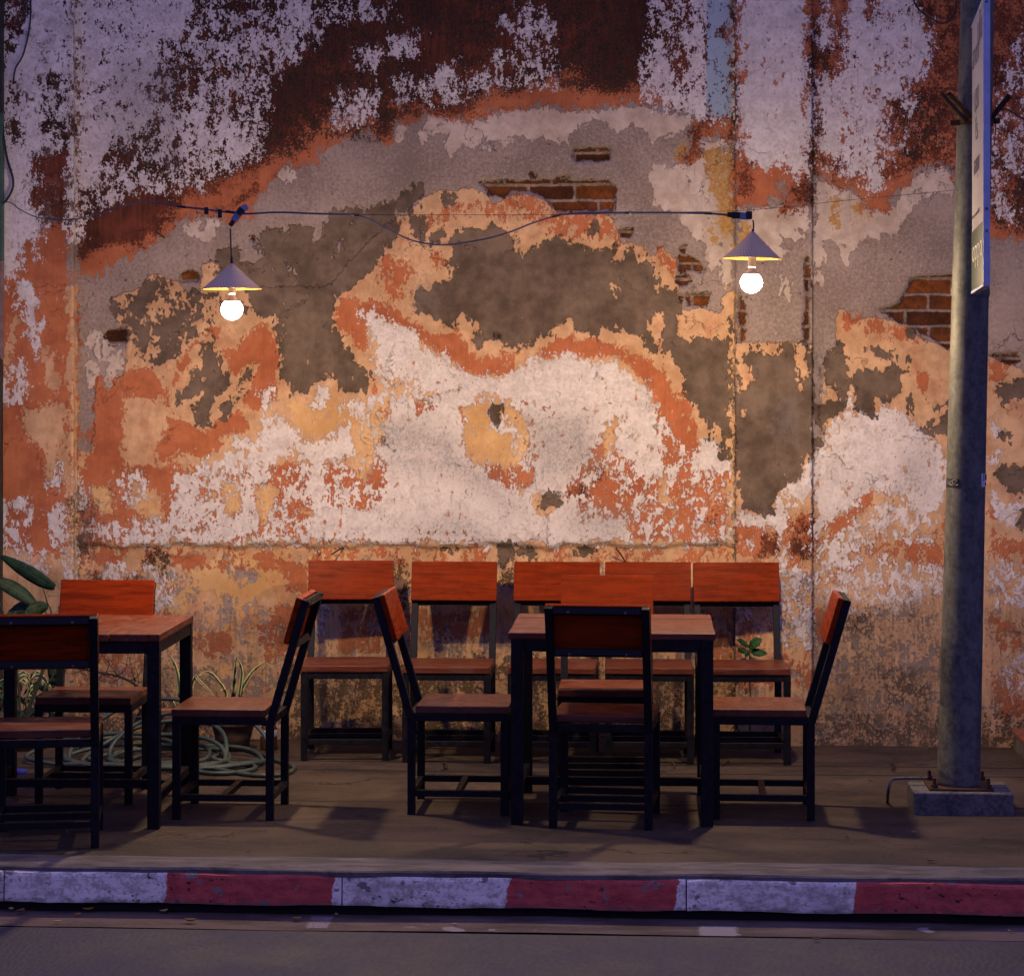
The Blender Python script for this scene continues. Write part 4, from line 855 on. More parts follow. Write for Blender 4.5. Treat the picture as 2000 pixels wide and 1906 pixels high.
def lamp(pb, rim_y, apex_y, tilt, label, cordpts):
    c = at(pb[0], pb[1], LZ); k = LZ / F
    zr = (pb[1] - rim_y) * k; za = (pb[1] - apex_y) * k
    t = empty('pendant_lamp', c); t.rotation_euler = (0, tilt, 0)
    tag(t, label, 'lamp', 'pendant lamps on the cable')
    RR = .127; th_ = .002
    bm = bmesh.new(); lathe(bm, [(RR, zr), (RR * .5, (zr + za) / 2 + .001), (.014, za - .006), (.006, za)], 64)
    sh = obj('shade', bm, M_SHADE, t, True)
    bm = bmesh.new(); lathe(bm, [(RR, zr), (RR - .001, zr - .002), (RR * .5 - .002, (zr + za) / 2 - .003), (.012, za - .012), (0, za - .012)], 64)
    obj('shade_lining', bm, M_LINING, sh, True)
    bm = bmesh.new(); lathe(bm, [(0, za - .014), (.012, za - .014), (.018, za - .022), (.018, .070), (.0165, .066), (0, .066)], 24); obj('socket', bm, M_WHITEPL, t, True)
    r = .047
    bm = bmesh.new(); prof = [(.0145, .065), (.0150, .058), (.020, .048), (.033, .034)]
    lathe(bm, prof, 28); obj('bulb_collar', bm, M_WHITEPL, t, True)
    bm = bmesh.new(); a0 = math.asin(.0335 / r)
    lathe(bm, [(.0329, .0341)] + [(r * math.cos(a0 - (a0 + math.pi / 2) * i / 14), r * math.sin(a0 - (a0 + math.pi / 2) * i / 14)) for i in range(14)] + [(0, -r)], 28)
    bl = obj('bulb', bm, em, t, True)
    bm = bmesh.new(); tube(bm, smooth_path([Vector((0, 0, za - .004))] + [at(*q, LZ) - c for q in cordpts], 4), .0035, 8); obj('cord', bm, M_CORD, t, True)
    bm = bmesh.new(); p0 = Vector((0, 0, za + .002)); p1 = p0.lerp(at(*cordpts[0], LZ) - c, .35); tube(bm, [p0, p1], .006, 8); obj('cord_grip', bm, M_CORD, t, True)
    return t
L1 = lamp((453,604), 564, 515, 0, 'left pendant lamp, lower of the two, under a woven cone shade', [(451,480),(450,447)])
L2 = lamp((1467.5,551.5), 505, 453, R(1.5), 'right pendant lamp, higher one close to the pilaster and pole', [(1469,440),(1467,430)])

# supply cable strung between the lamps
cab = empty('lamp_cable', at(950, 478, LZ)); co = cab.location
tag(cab, 'sagging blue cable with taped joints strung between the two pendant lamps', 'cable')
def cpiece(name, pts, r, mat, n_=5, seg=8):
    bm = bmesh.new(); tube(bm, smooth_path([p - co for p in pts], n_), r, seg); return obj(name, bm, mat, cab, True)
def dz(px): return LZ if px > 350 else LZ + (350 - px) / 350 * 1.35
cpiece('wire', [at(x, y, dz(x)) for x, y in ((2,396),(20,396),(40,410),(70,424),(110,429),(150,428),(200,416),(245,401),(285,395),(320,398),(352,404))], .0026, M_BLUEC)
cpiece('wire', [at(x, y, LZ) for x, y in ((352,404),(400,409),(455,416),(482,418),(540,415),(600,417),(660,419),(695,420))], .0040, M_BLUEC)
cpiece('wire', [at(x, y, LZ) for x, y in ((695,420),(722,429),(760,449),(800,468),(840,477),(880,478),(920,472),(960,464),(1000,452),(1040,436),(1088,421))], .0033, M_BLUEC)
cpiece('wire', [at(x, y, LZ) for x, y in ((1088,421),(1130,417),(1200,416),(1300,416),(1380,417),(1428,421))], .0046, M_BLUEC)
for x0, y0, x1, y1 in ((345,403,362,405),(686,419.5,702,421),(1078,424,1098,419.5),(1220,416,1232,416),(440,413,470,417),(1376,417,1390,417.5)):
    cpiece('tape', [at(x0, y0, LZ), at(x1, y1, LZ)], .0055, M_TAPE, 1)
for x, y0, y1 in ((403,405,419),(429.5,409,426)):
    bm = bmesh.new(); p = at(x, (y0 + y1) / 2, LZ) - co; hh = (y1 - y0) * LZ / F / 2
    box(bm, p + Vector((-.009, -.005, -hh)), p + Vector((.009, .005, hh)), .002); obj('cable_clip', bm, M_TAPE, cab)
for (a, b, mat, w) in (((450,440),(457,430),M_CORD,.008),((457,430),(468,416),M_LBLUE,.013),((466,418),(473,409),M_TAPE,.0145),((472,410),(482,404),M_LBLUE,.012),
                       ((1422,419.5),(1430,420),M_CORD,.010),((1430,420),(1447,421.5),M_TAPE,.0145),((1446,421.5),(1459,423),M_LBLUE,.0155),((1458,421),(1467,421),M_TAPE,.018)):
    bm = bmesh.new(); bar(bm, at(*a, LZ) - co, at(*b, LZ) - co, w * 2, w * 1.5, side=(0, 1, 0), bev=.003); obj('plug_connector', bm, mat, cab)

# ================================================================== POLE
PZ = 10.42
base_c = at(1872, 1540, PZ); base_c.z = .096
ptop = at(1908.5, 20, PZ)
axis = (ptop - base_c); axis.normalize()
n = NT('galvanised_steel', 0.42, 0.5); n.b.inputs['Metallic'].default_value = .4
a = n.noise(16, 6, .65, n.map(n.obj, (1, 1, .5))); b = n.noise(45, 5, .65)
c = n.mix(n.step(n.math('ADD', n.math('MULTIPLY', a, .5), n.math('MULTIPLY', b, .5)), .38, .62), (.060, .062, .058), (.15, .15, .130))
c = n.mix(n.math('MULTIPLY', n.step(n.noise(5, 6, .65, n.map(n.obj, (1, 1, .35), (5, 2, 1))), .60, .72), .5), c, (.13, .085, .05))
n.color(c); n.rough(n.step(b, .3, .7, .55, .75)); n.bump(b, .0015, .5); M_GALV = n.m
pole = empty('street_pole', (base_c.x, base_c.y, 0))
tag(pole, 'leaning galvanised steel street pole bolted to a concrete block', 'pole')
po = pole.location
def prad(h): return .0905 - .0062 * h
bm = bmesh.new(); tube(bm, [base_c - po + axis * (h - 0.001) for h in (0, .02, 1, 2, 3, 4, 5, 6.2)], lambda t: prad(t * 6.2 if t < .28 else t * 6.2), 40)
hs = [0, .02, 1, 2, 3, 4, 5, 6.2]
bm.free(); bm = bmesh.new(); tube(bm, [base_c - po + axis * h for h in hs], lambda t: prad(hs[round(t * 7)]), 40)
obj('pole_shaft', bm, M_GALV, pole, True)
n = NT('footing_concrete', 0.9, 0.25); a = n.noise(12, 7, .68); b = n.noise(60, 5, .65)
n.color(n.mix(n.step(n.math('ADD', n.math('MULTIPLY', a, .6), n.math('MULTIPLY', b, .4)), .38, .62), (.050, .050, .050), (.15, .142, .132))); n.bump(n.math('ADD', a, b), .006, .8); M_FOOT = n.m
f0 = ground(1785, 1591); f1 = ground(1978, 1591)
bm = bmesh.new(); box(bm, (f0.x - po.x, f0.y - po.y - .006, -.01), (f1.x - po.x, f0.y - po.y + .30, .094), .006); obj('footing_block', bm, M_FOOT, pole)
bm = bmesh.new(); box(bm, (-.135, -.125, .0945), (.135, .13, .104), .002); obj('base_plate', bm, M_RUST, pole)
for sx, sy in ((-1,-1),(1,-1),(-1,1),(1,1)):
    bm = bmesh.new(); c = Vector((sx * .112, sy * .105, .104))
    lathe(bm, [(.019,0),(.019,.003),(.0145,.003),(.0145,.016),(.008,.016),(.008,.042),(0,.043)], 6, c); obj('anchor_bolt', bm, M_RUST, pole)
def hp(py):                                          # height along the pole for a photo row
    t = (py - 1540) / (20 - 1540); return (ptop - base_c).length * t
def pp(py): return base_c + axis * hp(py)
bm = bmesh.new(); h = hp(573); tube(bm, [base_c - po + axis * (h + d) for d in (-.016, .016)], prad(h) + .004, 40); obj('clamp_band', bm, M_GALV, pole)
bm = bmesh.new(); h = hp(241); tube(bm, [base_c - po + axis * (h + d) for d in (-.014, .014)], prad(h) + .006, 32); bd = obj('clamp_band', bm, M_RUST, pole)
def pipe(a, b, za, zb, r=.0115):
    bm = bmesh.new(); p0 = at(*a, za) - po; p1 = at(*b, zb) - po; d = (p0 - p1).normalized()
    lathe(bm, [(0, 0), (r, 0), (r, (p0 - p1).length), (r * .78, (p0 - p1).length), (r * .78, .02), (0, .02)], 16, p1, d)
    return obj('flag_holder', bm, M_RUST, pole)
pipe((1838,184),(1887,238),PZ - .02,PZ - .06); pipe((1853,184),(1899,232),PZ - .16,PZ - .085); pipe((1972,186),(1936,232),PZ - .05,PZ - .02)
bm = bmesh.new(); p = at(1947, 237, PZ) - po; box(bm, p + Vector((-.014, -.02, -.010)), p + Vector((.012, .02, .010)), .002); obj('clamp_lug', bm, M_RUST, pole)
bm = bmesh.new(); p = at(1866, 240, PZ - .09) - po; box(bm, p + Vector((-.022, -.012, -.012)), p + Vector((.018, .012, .010)), .002); obj('clamp_lug', bm, M_RUST, pole)
# stickers on the shaft
M_STB = plain('sticker_black', (.010, .009, .008), .5, .4); M_STW = plain('sticker_white', (.62, .60, .66), .5, .4); M_INK = plain('black_ink', (.008, .008, .01), .6, .3)
M_STL = plain('sticker_ink_pale', (.60, .55, .42), .6, .3)
def view_ang(px, py, z=PZ):                          # angle on the shaft (0 = towards camera) for a photo column
    pcx = pp(py); r = prad(hp(py)); zc = -ST * pcx.x + CT * pcx.y
    l = (px - 1000) / F * zc - (CT * pcx.x + ST * pcx.y)
    return math.asin(max(-1, min(1, l / r)))
def on_pole(ang, hgt, off):
    r = prad(hgt) + off; c = base_c + axis * hgt
    d = Vector((math.sin(ang) * CT + ST * math.cos(ang), math.sin(ang) * ST - CT * math.cos(ang), 0))
    return c + d * r - po
def patch(bm, a0, a1, y0, y1, off, th=.0012, nseg=10):
    h0, h1 = hp(y1), hp(y0); R0 = []
    for i in range(nseg + 1):
        a = a0 + (a1 - a0) * i / nseg
        R0.append([bm.verts.new(on_pole(a, hh, off + o_)) for hh, o_ in ((h0, 0), (h0, th), (h1, th), (h1, 0))])
    for i in range(nseg):
        for q in range(4): bm.faces.new((R0[i][q], R0[i + 1][q], R0[i + 1][(q + 1) % 4], R0[i][(q + 1) % 4]))
    bm.faces.new(R0[0]); bm.faces.new(R0[-1][::-1])
a0 = view_ang(1850.5, 945); a1 = view_ang(1868.5, 945)
a0 = max(a0, -1.45)
bm = bmesh.new(); patch(bm, a0 - .25, a1, 937, 954, .0006); st = obj('sticker', bm, M_STB, pole); st['label'] = 'black graffiti sticker'
def strokes(pts, a_of, y_of, off, r, mat, parent, name='lettering'):
    bm = bmesh.new()
    for pl in pts: tube(bm, [on_pole(a_of(x), hp(y_of(y)), off) for x, y in pl], r, 5)
    return obj(name, bm, mat, parent)
# letters M O Z with a long downstroke, drawn in sticker units (x 0..1, y 0..1 down)
strokes([[(.02,.75),(.06,.15),(.16,.7),(.24,.1),(.30,.75)], [(.40,.25),(.34,.5),(.40,.75),(.50,.75),(.54,.5),(.48,.25),(.40,.25)], [(.60,.15),(.92,.12),(.62,.70),(.95,.68)], [(.55,.1),(.60,.5),(.58,.95)]],
    lambda x: a0 - .1 + (a1 - a0 + .06) * x, lambda y: 937 + 17 * y, .0022, .0013, M_STL, st)
b0 = view_ang(1911, 940); b1 = 1.52
bm = bmesh.new(); patch(bm, b0, b1 + .2, 927, 953, .0006); st2 = obj('sticker', bm, M_STW, pole); st2['label'] = 'white printed sticker'
bw_ = b1 - b0
strokes([[(.12,.08),(.30,.08)], [(.21,.08),(.21,.52)], [(.12,.52),(.30,.52)], [(.45,.52),(.45,.08),(.75,.52),(.75,.08)], [(.95,.08),(.95,.52)], [(.45,.72),(.60,.72)], [(.52,.72),(.52,.95)], [(.68,.95),(.68,.72),(.82,.75),(.70,.84)]],
    lambda x: b0 + bw_ * (.05 + x * .8), lambda y: 927 + 26 * y, .002, .0017, M_INK, st2)

# conduit bending down beside the footing
bm = bmesh.new()
tube(bm, smooth_path([ground(1733,1566) + Vector((0,0,-.005)), at(1735,1545,10.45), at(1740,1525,10.45), at(1750,1520,10.46), at(1780,1519,10.46), at(1812,1519,10.46)], 5), .0065, 10)
c0 = ground(1733, 1566)
tag(obj('conduit_pipe', bm, M_GALV, None, True, c0), 'thin bent metal conduit rising from the pavement beside the pole footing', 'pipe')

# ================================================================== SIGN ON THE POLE
pf = at(1897, 577, 10.31); pn = at(1920.5, 556, 9.50)
sz0, sz1 = 2.178, 3.30
ex = Vector((pn.x - pf.x, pn.y - pf.y, 0)); SWD = ex.length; ex.normalize()
rz = math.atan2(ex.y, ex.x)
sign = empty('pole_sign', (pf.x, pf.y, sz0), rz)
tag(sign, 'narrow edge-on advertising sign with a green foot and pale face, fixed to the pole', 'sign')
SH = sz1 - sz0
n = NT('sign_face', 0.4, 0.5); k = n.noise(6, 5, .6); n.color(n.mix(n.step(k, .3, .7), (.36, .34, .34), (.44, .42, .41))); M_FACE = n.m
M_GREEN = plain('sign_green', (.006, .032, .019), .45, .5, var=.1)
M_EDGEBLUE = plain('sign_edge_blue_lit', (.42, .50, .70), .45, .5, 0.0, var=.12)  # blue light on the near edge is put into the strip colour
M_TXT = plain('sign_text_grey', (.17, .155, .17), .6, .3)
M_CREAM = plain('sign_text_cream', (.66, .64, .50), .6, .3)
TT = .026
bm = bmesh.new(); box(bm, (.004, .003, .004), (SWD - .013, TT - .003, SH - .004), 0); obj('face_panel', bm, M_FACE, sign)
bm = bmesh.new(); box(bm, (.005, 0.0005, .012), (SWD - .014, .0028, .255), 0); obj('green_panel', bm, M_GREEN, sign)
bm = bmesh.new(); box(bm, (SWD - .012, 0, 0), (SWD, TT, SH), .001); edge = obj('edge_strip', bm, M_EDGEBLUE, sign)
bm = bmesh.new(); box(bm, (0, -.001, -.001), (SWD - .0125, TT + .001, .010), .001); obj('edge_strip', bm, M_EDGEBLUE, sign)
bm = bmesh.new(); box(bm, (0, 0, SH - .010), (SWD - .0125, TT, SH), .001); obj('edge_strip', bm, M_EDGEBLUE, sign)
for zz in (.30, .215, 1.10):
    bm = bmesh.new(); lathe(bm, [(0, .005), (.004, .004), (.006, 0)], 12, (SWD + .0002, TT / 2, zz), (1, 0, 0)); obj('rivet', bm, M_BOLT, edge)
def text(body, x, z, size, mat, width=None, name='lettering', bold=0.0):
    cu = D.curves.new(name, 'FONT'); cu.body = body; cu.size = size; cu.align_x = 'LEFT'; cu.extrude = .0007; cu.offset = bold
    ob = D.objects.new(name, cu); COL.objects.link(ob); bpy.context.view_layer.update()
    dg = bpy.context.evaluated_depsgraph_get(); me = D.meshes.new_from_object(ob.evaluated_get(dg)); D.objects.remove(ob); D.curves.remove(cu)
    if not len(me.vertices): return None
    xs = [v.co.x for v in me.vertices]; k = (width / (max(xs) - min(xs))) if width else 1.0; mx = min(xs)
    for v in me.vertices:
        q = v.co.copy(); v.co = (x + (q.x - mx) * k, -.0008 - q.z, z + q.y)
    me.materials.clear(); me.materials.append(mat)
    o = D.objects.new(name, me); COL.objects.link(o); o.parent = sign; return o
text('oppo', .10, .125, .135, M_CREAM, SWD - .16, bold=-.001)
text('ทดลองใช้', .08, .305, .022, M_TXT, .50)
text('ขอบคุณ', .22, .475, .11, M_TXT, .34, bold=-.001)
text('โร', .30, .61, .11, M_TXT, .16, bold=-.001)
text('US1', .22, .73, .13, M_TXT, .30, bold=-.001)
text('สาขา', .10, .92, .13, M_TXT, .42, bold=-.001)
text('นใน', .46, .98, .15, M_TXT, .26, bold=-.001)

# wires near the pole
def wire_thing(name, pts, r, mat, label, cat='cable', n_=5):
    o = Vector(pts[len(pts) // 2]); bm = bmesh.new(); tube(bm, smooth_path(pts, n_), r, 7)
    return tag(obj(name, bm, mat, None, True, o), label, cat)
pth = pp(370)
wire_thing('thin_wire', [at(690,420,LZ), at(880,420,LZ), at(1088,420,LZ), at(1250,416,LZ), at(1462,411,LZ), at(1650,392,10.62), at(1800,378,10.5), at(1884,370,10.38)], .0011, M_CORD, 'hair-thin straight dark wire running from the cable to the pole', n_=3)
wire_thing('thin_wire', [at(1857,322,10.5), at(1858,345,10.45), at(1864,362,10.40), at(1872,374,10.36)], .0011, M_CORD, 'short loose wire end dangling at the left of the pole')
wire_thing('black_cable', [at(1952,214,PZ), at(1962,213,PZ + .1), at(1978,220,PZ + .3), at(2000,234,PZ + .6), at(2060,262,PZ + 1.2)], .0042, M_CORD, 'black cable leaving the pole bracket towards the right edge')
wire_thing('thin_wire', [at(1950,225,PZ - .02), at(1945,240,PZ - .02), at(1944,262,PZ - .02), at(1941,286,PZ - .02)], .0022, M_CORD, 'short dark wire hanging under the pole bracket')
wire_thing('black_cable', [onY(x, y, WY - .03) for x, y in ((1778,-60),(1784,0),(1802,26),(1830,43),(1847,45),(1861,32),(1868,8),(1868,-60))], .0045, M_CORD, 'drooping loop of black cable on the brown plaster at top right')
wire_thing('black_cable', [onY(x, y, WY - .07) for x, y in ((60,-60),(60,0),(58,50),(46,105),(30,135),(26,165))], .0045, M_CORD, 'thin cable running down the white plaster at top left')
wire_thing('black_cable', [onY(x, y, WY - .075) for x, y in ((2,215),(6,260),(14,310),(25,348),(24,370),(12,392),(0,402))], .006, M_CORD, 'dark bowed cable at the left edge beside the green frame')

# shop-front frame at the left edge
M_GPAINT = plain('green_paint', (.040, .085, .060), .6, .4); M_PPAINT = plain('pink_paint', (.20, .13, .12), .7, .3); M_DARKP = plain('dark_paint', (.02, .022, .02), .6, .3)
fx = onY(4, 400, WY - .09).x
fr = empty('shop_frame', (fx - .3, WY - .09, 0)); tag(fr, 'sliver of green and pink painted shop-front frame at the left edge', 'door frame')
def zrow(py): return onY(4, py, WY - .09).z
for nm, y0, y1, mt in (('upper_post', -300, 220, M_DARKP), ('green_post', 221, 510, M_GPAINT), ('pink_post', 511, 700, M_PPAINT), ('lower_post', 701, 1442, M_DARKP)):
    bm = bmesh.new(); box(bm, (-.55, .0, max(0, zrow(y1))), (.3 - (.006 if nm == 'lower_post' else 0), .05, zrow(y0)), .003); obj(nm, bm, mt, fr)

# ================================================================== PLANTS AND CLUTTER
def leafmat(name, a, b, edge=None):
    n = NT(name, 0.6, 0.2)
    k = n.noise(30, 4, .6); c = n.mix(n.step(k, .35, .65), a, b)
    if edge:
        u = n.attr('across'); c = n.mix(n.step(n.math('ADD', u, n.math('MULTIPLY', n.math('SUBTRACT', k, .5), .4)), .45, .58), c, edge)
    else:
        u = n.attr('across'); c = n.mix(n.step(u, .0, .08, .7, 0), c, tuple(min(1, x * 2.2) for x in b))
    n.color(c); n.b.inputs['Subsurface Weight'].default_value = 0.0
    n.bump(k, .002, .4); return n.m
M_LEAF = leafmat('broad_leaf', (.008, .022, .010), (.020, .048, .020))
M_LEAF2 = leafmat('fresh_leaf', (.012, .050, .014), (.030, .090, .026))
M_VARI = leafmat('variegated_leaf', (.020, .070, .028), (.040, .110, .045), (.62, .54, .20))
M_STEM = plain('plant_stem', (.045, .050, .028), .7, .3)
M_TWIG = plain('dry_twig', (.050, .034, .024), .85, .2)
def leaf(name, spine, width, mat, parent, side=None, fold=.25, shape=None, nu=14, origin=None):
    P_ = smooth_path(spine, 4); N = nu
    L = [P_[min(len(P_) - 1, int(round(i * (len(P_) - 1) / N)))] for i in range(N + 1)]
    verts = []; faces = []; across = []
    shape = shape or (lambda t: math.sin(math.pi * min(1, t * .92 + .04)) ** .75)
    for i, p in enumerate(L):
        T = (L[min(i + 1, N)] - L[max(i - 1, 0)]).normalized()
        sd = Vector(side or (0, -1, .3)); sd = (sd - T * sd.dot(T)).normalized(); nn = T.cross(sd)
        w_ = max(.0006, width * shape(i / N))
        for q in (-1, -.5, 0, .5, 1):
            verts.append(p + sd * (q * w_) + nn * (abs(q) * w_ * fold + .02 * w_ * math.sin(i * 2.1 + q)) ); across.append(abs(q))
    th = Vector((0, 0, 0))
    for i in range(N):
        for q in range(4): faces.append((i * 5 + q, i * 5 + q + 1, i * 5 + q + 6, i * 5 + q + 5))
    o_ = Vector(origin) if origin is not None else Vector((0, 0, 0))
    me = D.meshes.new(name); me.from_pydata([tuple(v - o_) for v in verts], [], faces); me.update()
    at_ = me.attributes.new('across', 'FLOAT', 'POINT'); at_.data.foreach_set('value', across)
    me.materials.append(mat)
    for p in me.polygons: p.use_smooth = True
    o = D.objects.new(name, me); COL.objects.link(o); o.parent = parent
    sm = o.modifiers.new('thick', 'SOLIDIFY'); sm.thickness = .0012
    return o
def pot(name, pc, r0, r1, h, mat, parent, wall=.010):
    bm = bmesh.new(); c = Vector((0, 0, 0))
    lathe(bm, [(0, 0), (r0, 0), (r0 + (r1 - r0) * .55, h * .5), (r1 * .985, h * .84), (r1 * 1.05, h * .85), (r1 * 1.06, h), (r1 * .94, h), (r1 * .90, h * .86), (0, h * .86)], 36)
    return obj(name, bm, mat, parent, True)
n = NT('old_clay_pot', 0.8, 0.3); a = n.noise(16, 6, .65); sp = n.sep(n.obj)
n.color(n.mix(n.step(a, .35, .65), (.055, .040, .026), (.125, .080, .045))); n.bump(a, .004, .7); M_POT = n.m
M_TERRA = plain('terracotta_pot_clay', (.30, .12, .05), .8, .3)
M_SOIL = plain('soil', (.03, .02, .013), .95, .1, scale=60)
# potted snake plant (right)
g_ = ground(455, 1464); g_.z = 0
sn = empty('snake_plant', g_); tag(sn, 'pale-edged sword-leaf plant in the clay pot nearest the row of chairs', 'potted plant')
pot('pot', g_, .074, .105, .145, M_POT, sn)
zc = -ST * g_.x + CT * g_.y
def lp_(pts, z0, z1): return [at(x, y, z0 + (z1 - z0) * i / (len(pts) - 1)) for i, (x, y) in enumerate(pts)]
tip = lambda t: (min(1, (1 - t) * 2.2) ** .7) * (.7 + .3 * min(1, t * 4))
for pts, dz1, w_ in (([(452,1415),(455,1370),(458,1320),(462.5,1281)], .0, .0115), ([(462,1415),(466,1365),(472,1320),(470,1300),(465,1286)], -.03, .009), ([(464,1415),(470,1355),(482,1328),(500,1305),(523,1290)], .02, .010), ([(446,1415),(440,1352),(428,1332),(414,1316),(398,1312),(382,1325)], -.02, .007), ([(444,1415),(442,1358),(436,1346),(430,1350)], -.05, .007)):
    leaf('leaf', lp_(pts, zc, zc + dz1), w_, M_VARI, sn, (CT, ST, 0.15), .35, tip, 18, g_)
# snake plant (left) in darker pot
g_ = ground(352, 1452); g_.z = 0
sn = empty('snake_plant', g_); tag(sn, 'pale-edged sword-leaf plant seen between the left table leg and the wall', 'potted plant')
pot('pot', g_, .075, .108, .15, M_POT, sn); zc = -ST * g_.x + CT * g_.y
for pts, dz1, w_ in (([(352,1400),(351,1360),(347,1320),(340,1295),(329,1276)], .0, .010), ([(357,1400),(357,1350),(360,1310),(364,1272)], .02, .009), ([(362,1400),(376,1330),(392,1316),(405,1312)], .03, .006), ([(368,1410),(378,1328),(392,1332),(410,1350),(420,1362)], -.04, .006), ([(346,1400),(338,1372),(326,1362),(316,1372)], -.03, .006)):
    leaf('leaf', lp_(pts, zc, zc + dz1), w_, M_VARI, sn, (CT, ST, 0.15), .35, tip, 18, g_)
# terracotta pot further left
g_ = ground(322, 1458); g_.z = 0
tp = empty('clay_planter', ground(318, 1446)); tag(tp, 'wide reddish clay planter of dry stalks behind the left table leg', 'pot')
bm = bmesh.new(); lathe(bm, [(0, 0), (.06, 0), (.10, .08), (.115, .155), (.125, .16), (.125, .178), (.11, .178), (.10, .15), (0, .15)], 36); obj('pot', bm, M_TERRA, tp, True)
bm = bmesh.new(); rr = random.Random(4)
for k in range(14):
    a = rr.uniform(0, 6.28); r_ = rr.uniform(.01, .08)
    p = Vector((r_ * math.cos(a), r_ * math.sin(a), .14)); q = p + Vector((rr.uniform(-.05, .05), rr.uniform(-.05, .05), rr.uniform(.03, .09)))
    tube(bm, [p, (p + q) / 2 + Vector((.006, 0, .006)), q], .0016, 5)
obj('dry_stalks', bm, M_TWIG, tp)
# big-leaved plant at left edge
g_ = ground(40, 1462); g_.z = 0
bp = empty('broad_leaf_plant', g_); tag(bp, 'tall plant with broad dark leaves at the left edge above the chair', 'plant')
pot('pot', g_, .09, .13, .17, M_POT, bp)
zc = -ST * g_.x + CT * g_.y - .12
bm = bmesh.new()
for pts in ([(45,1420),(88,1300),(100,1205),(92,1175),(84,1148)], [(40,1420),(98,1260),(92,1200),(70,1182)], [(42,1420),(30,1280),(8,1200),(-10,1160)], [(44,1420),(116,1290),(116,1200),(114,1183)]):
    P_ = [at(x, y, zc) - g_ for x, y in pts]; tube(bm, smooth_path(P_, 5), lambda t: .006 - .003 * t, 7)
obj('stem', bm, M_STEM, bp, True)
brd = lambda t: (math.sin(math.pi * (t * .86 + .10)) ** .8)
for pts, w_, sd, dz1 in (([(107,1147),(86,1137),(60,1121),(30,1103),(2,1086)], .036, (-.35, .15, 1), .08), ([(70,1181),(52,1166),(28,1150),(4,1138),(-14,1132)], .038, (-.3, .2, 1), -.05), ([(94,1184),(80,1186),(64,1192),(48,1200)], .034, (.2, .3, 1), -.08), ([(62,1180),(48,1186),(30,1196),(10,1206)], .04, (.3, .2, 1), .02), ([(-10,1160),(-30,1150),(-60,1160),(-90,1180)], .05, (.2, .3, 1), 0), ([(98,1285),(104,1300),(105,1320),(104,1345)], .03, (1, .1, 0), .0), ([(196,1258),(202,1264),(204,1270)], .02, (.4, .2, 1), .0)):
    leaf('leaf', lp_(pts, zc, zc + dz1), w_, M_LEAF, bp, sd, .16, brd, 16, g_)
# bushy variegated plant low at left
g_ = ground(70, 1456); g_.z = 0
bs = empty('striped_bush', g_); tag(bs, 'low bush of striped narrow leaves behind the chairs at the left', 'plant')
pot('pot', g_, .08, .12, .15, M_POT, bs)
zc = -ST * g_.x + CT * g_.y; rr = random.Random(11)
tp2 = lambda t: math.sin(math.pi * min(1, t * .9 + .08)) ** .8
for k in range(80):
    cx, cy = rr.choice(((60,1330),(28,1340),(85,1350),(10,1370),(50,1375),(100,1370),(-20,1350),(75,1400),(20,1405)))
    a = rr.uniform(0, 6.28); ln = rr.uniform(28, 50); dx = math.cos(a) * ln; dz_ = rr.uniform(-.10, .10)
    pts = [(cx, cy), (cx + dx * .4, cy - 10 - rr.uniform(0, 8)), (cx + dx * .8, cy - 4), (cx + dx, cy + rr.uniform(4, 22))]
    leaf('leaf', lp_(pts, zc + rr.uniform(-.06, .06), zc + dz_), rr.uniform(.009, .014), M_VARI if k % 3 else M_LEAF2, bs, (rr.uniform(-.3, .3), .4, 1), .3, tp2, 8, g_)
bm = bmesh.new()
for cx, cy in ((60,1330),(28,1340),(85,1350),(10,1370),(50,1375),(100,1370),(-20,1350)):
    tube(bm, smooth_path([Vector((0, 0, .12)), (at(cx, cy + 40, zc) - g_) * .8, at(cx, cy, zc) - g_], 4), .004, 6)
obj('stem', bm, M_STEM, bs)
# dry branch leaning by the wall
b0_ = ground(300, 1446)
bm = bmesh.new(); zb = 12.22
tube(bm, smooth_path([at(320,1400,zb), at(270,1342,zb), at(235,1322,zb), at(190,1312,zb), at(150,1305,zb)], 5), lambda t: .009 - .005 * t, 7)
tube(bm, smooth_path([at(300,1446,zb), at(318,1420,zb), at(320,1400,zb)], 4), .009, 7)
rr = random.Random(5)
for k in range(26):
    x = rr.uniform(130, 280); y = 1305 + (x - 150) * .22; d = rr.choice((-1, 1)); z1 = zb - rr.uniform(-.03, .12)
    p0 = at(x, y, zb); p2 = at(x + rr.uniform(-40, 30), y - rr.uniform(5, 50) * (1 if d > 0 else -.6), z1); p1 = (p0 + p2) / 2 + Vector((rr.uniform(-.02, .02), 0, rr.uniform(-.02, .03)))
    tube(bm, smooth_path([p0, p1, p2], 3), lambda t: .0028 - .0018 * t, 5)
tag(obj('dry_branch', bm, M_TWIG, None, True, b0_), 'bare brown twiggy branch lying against the wall behind the left table', 'branch')
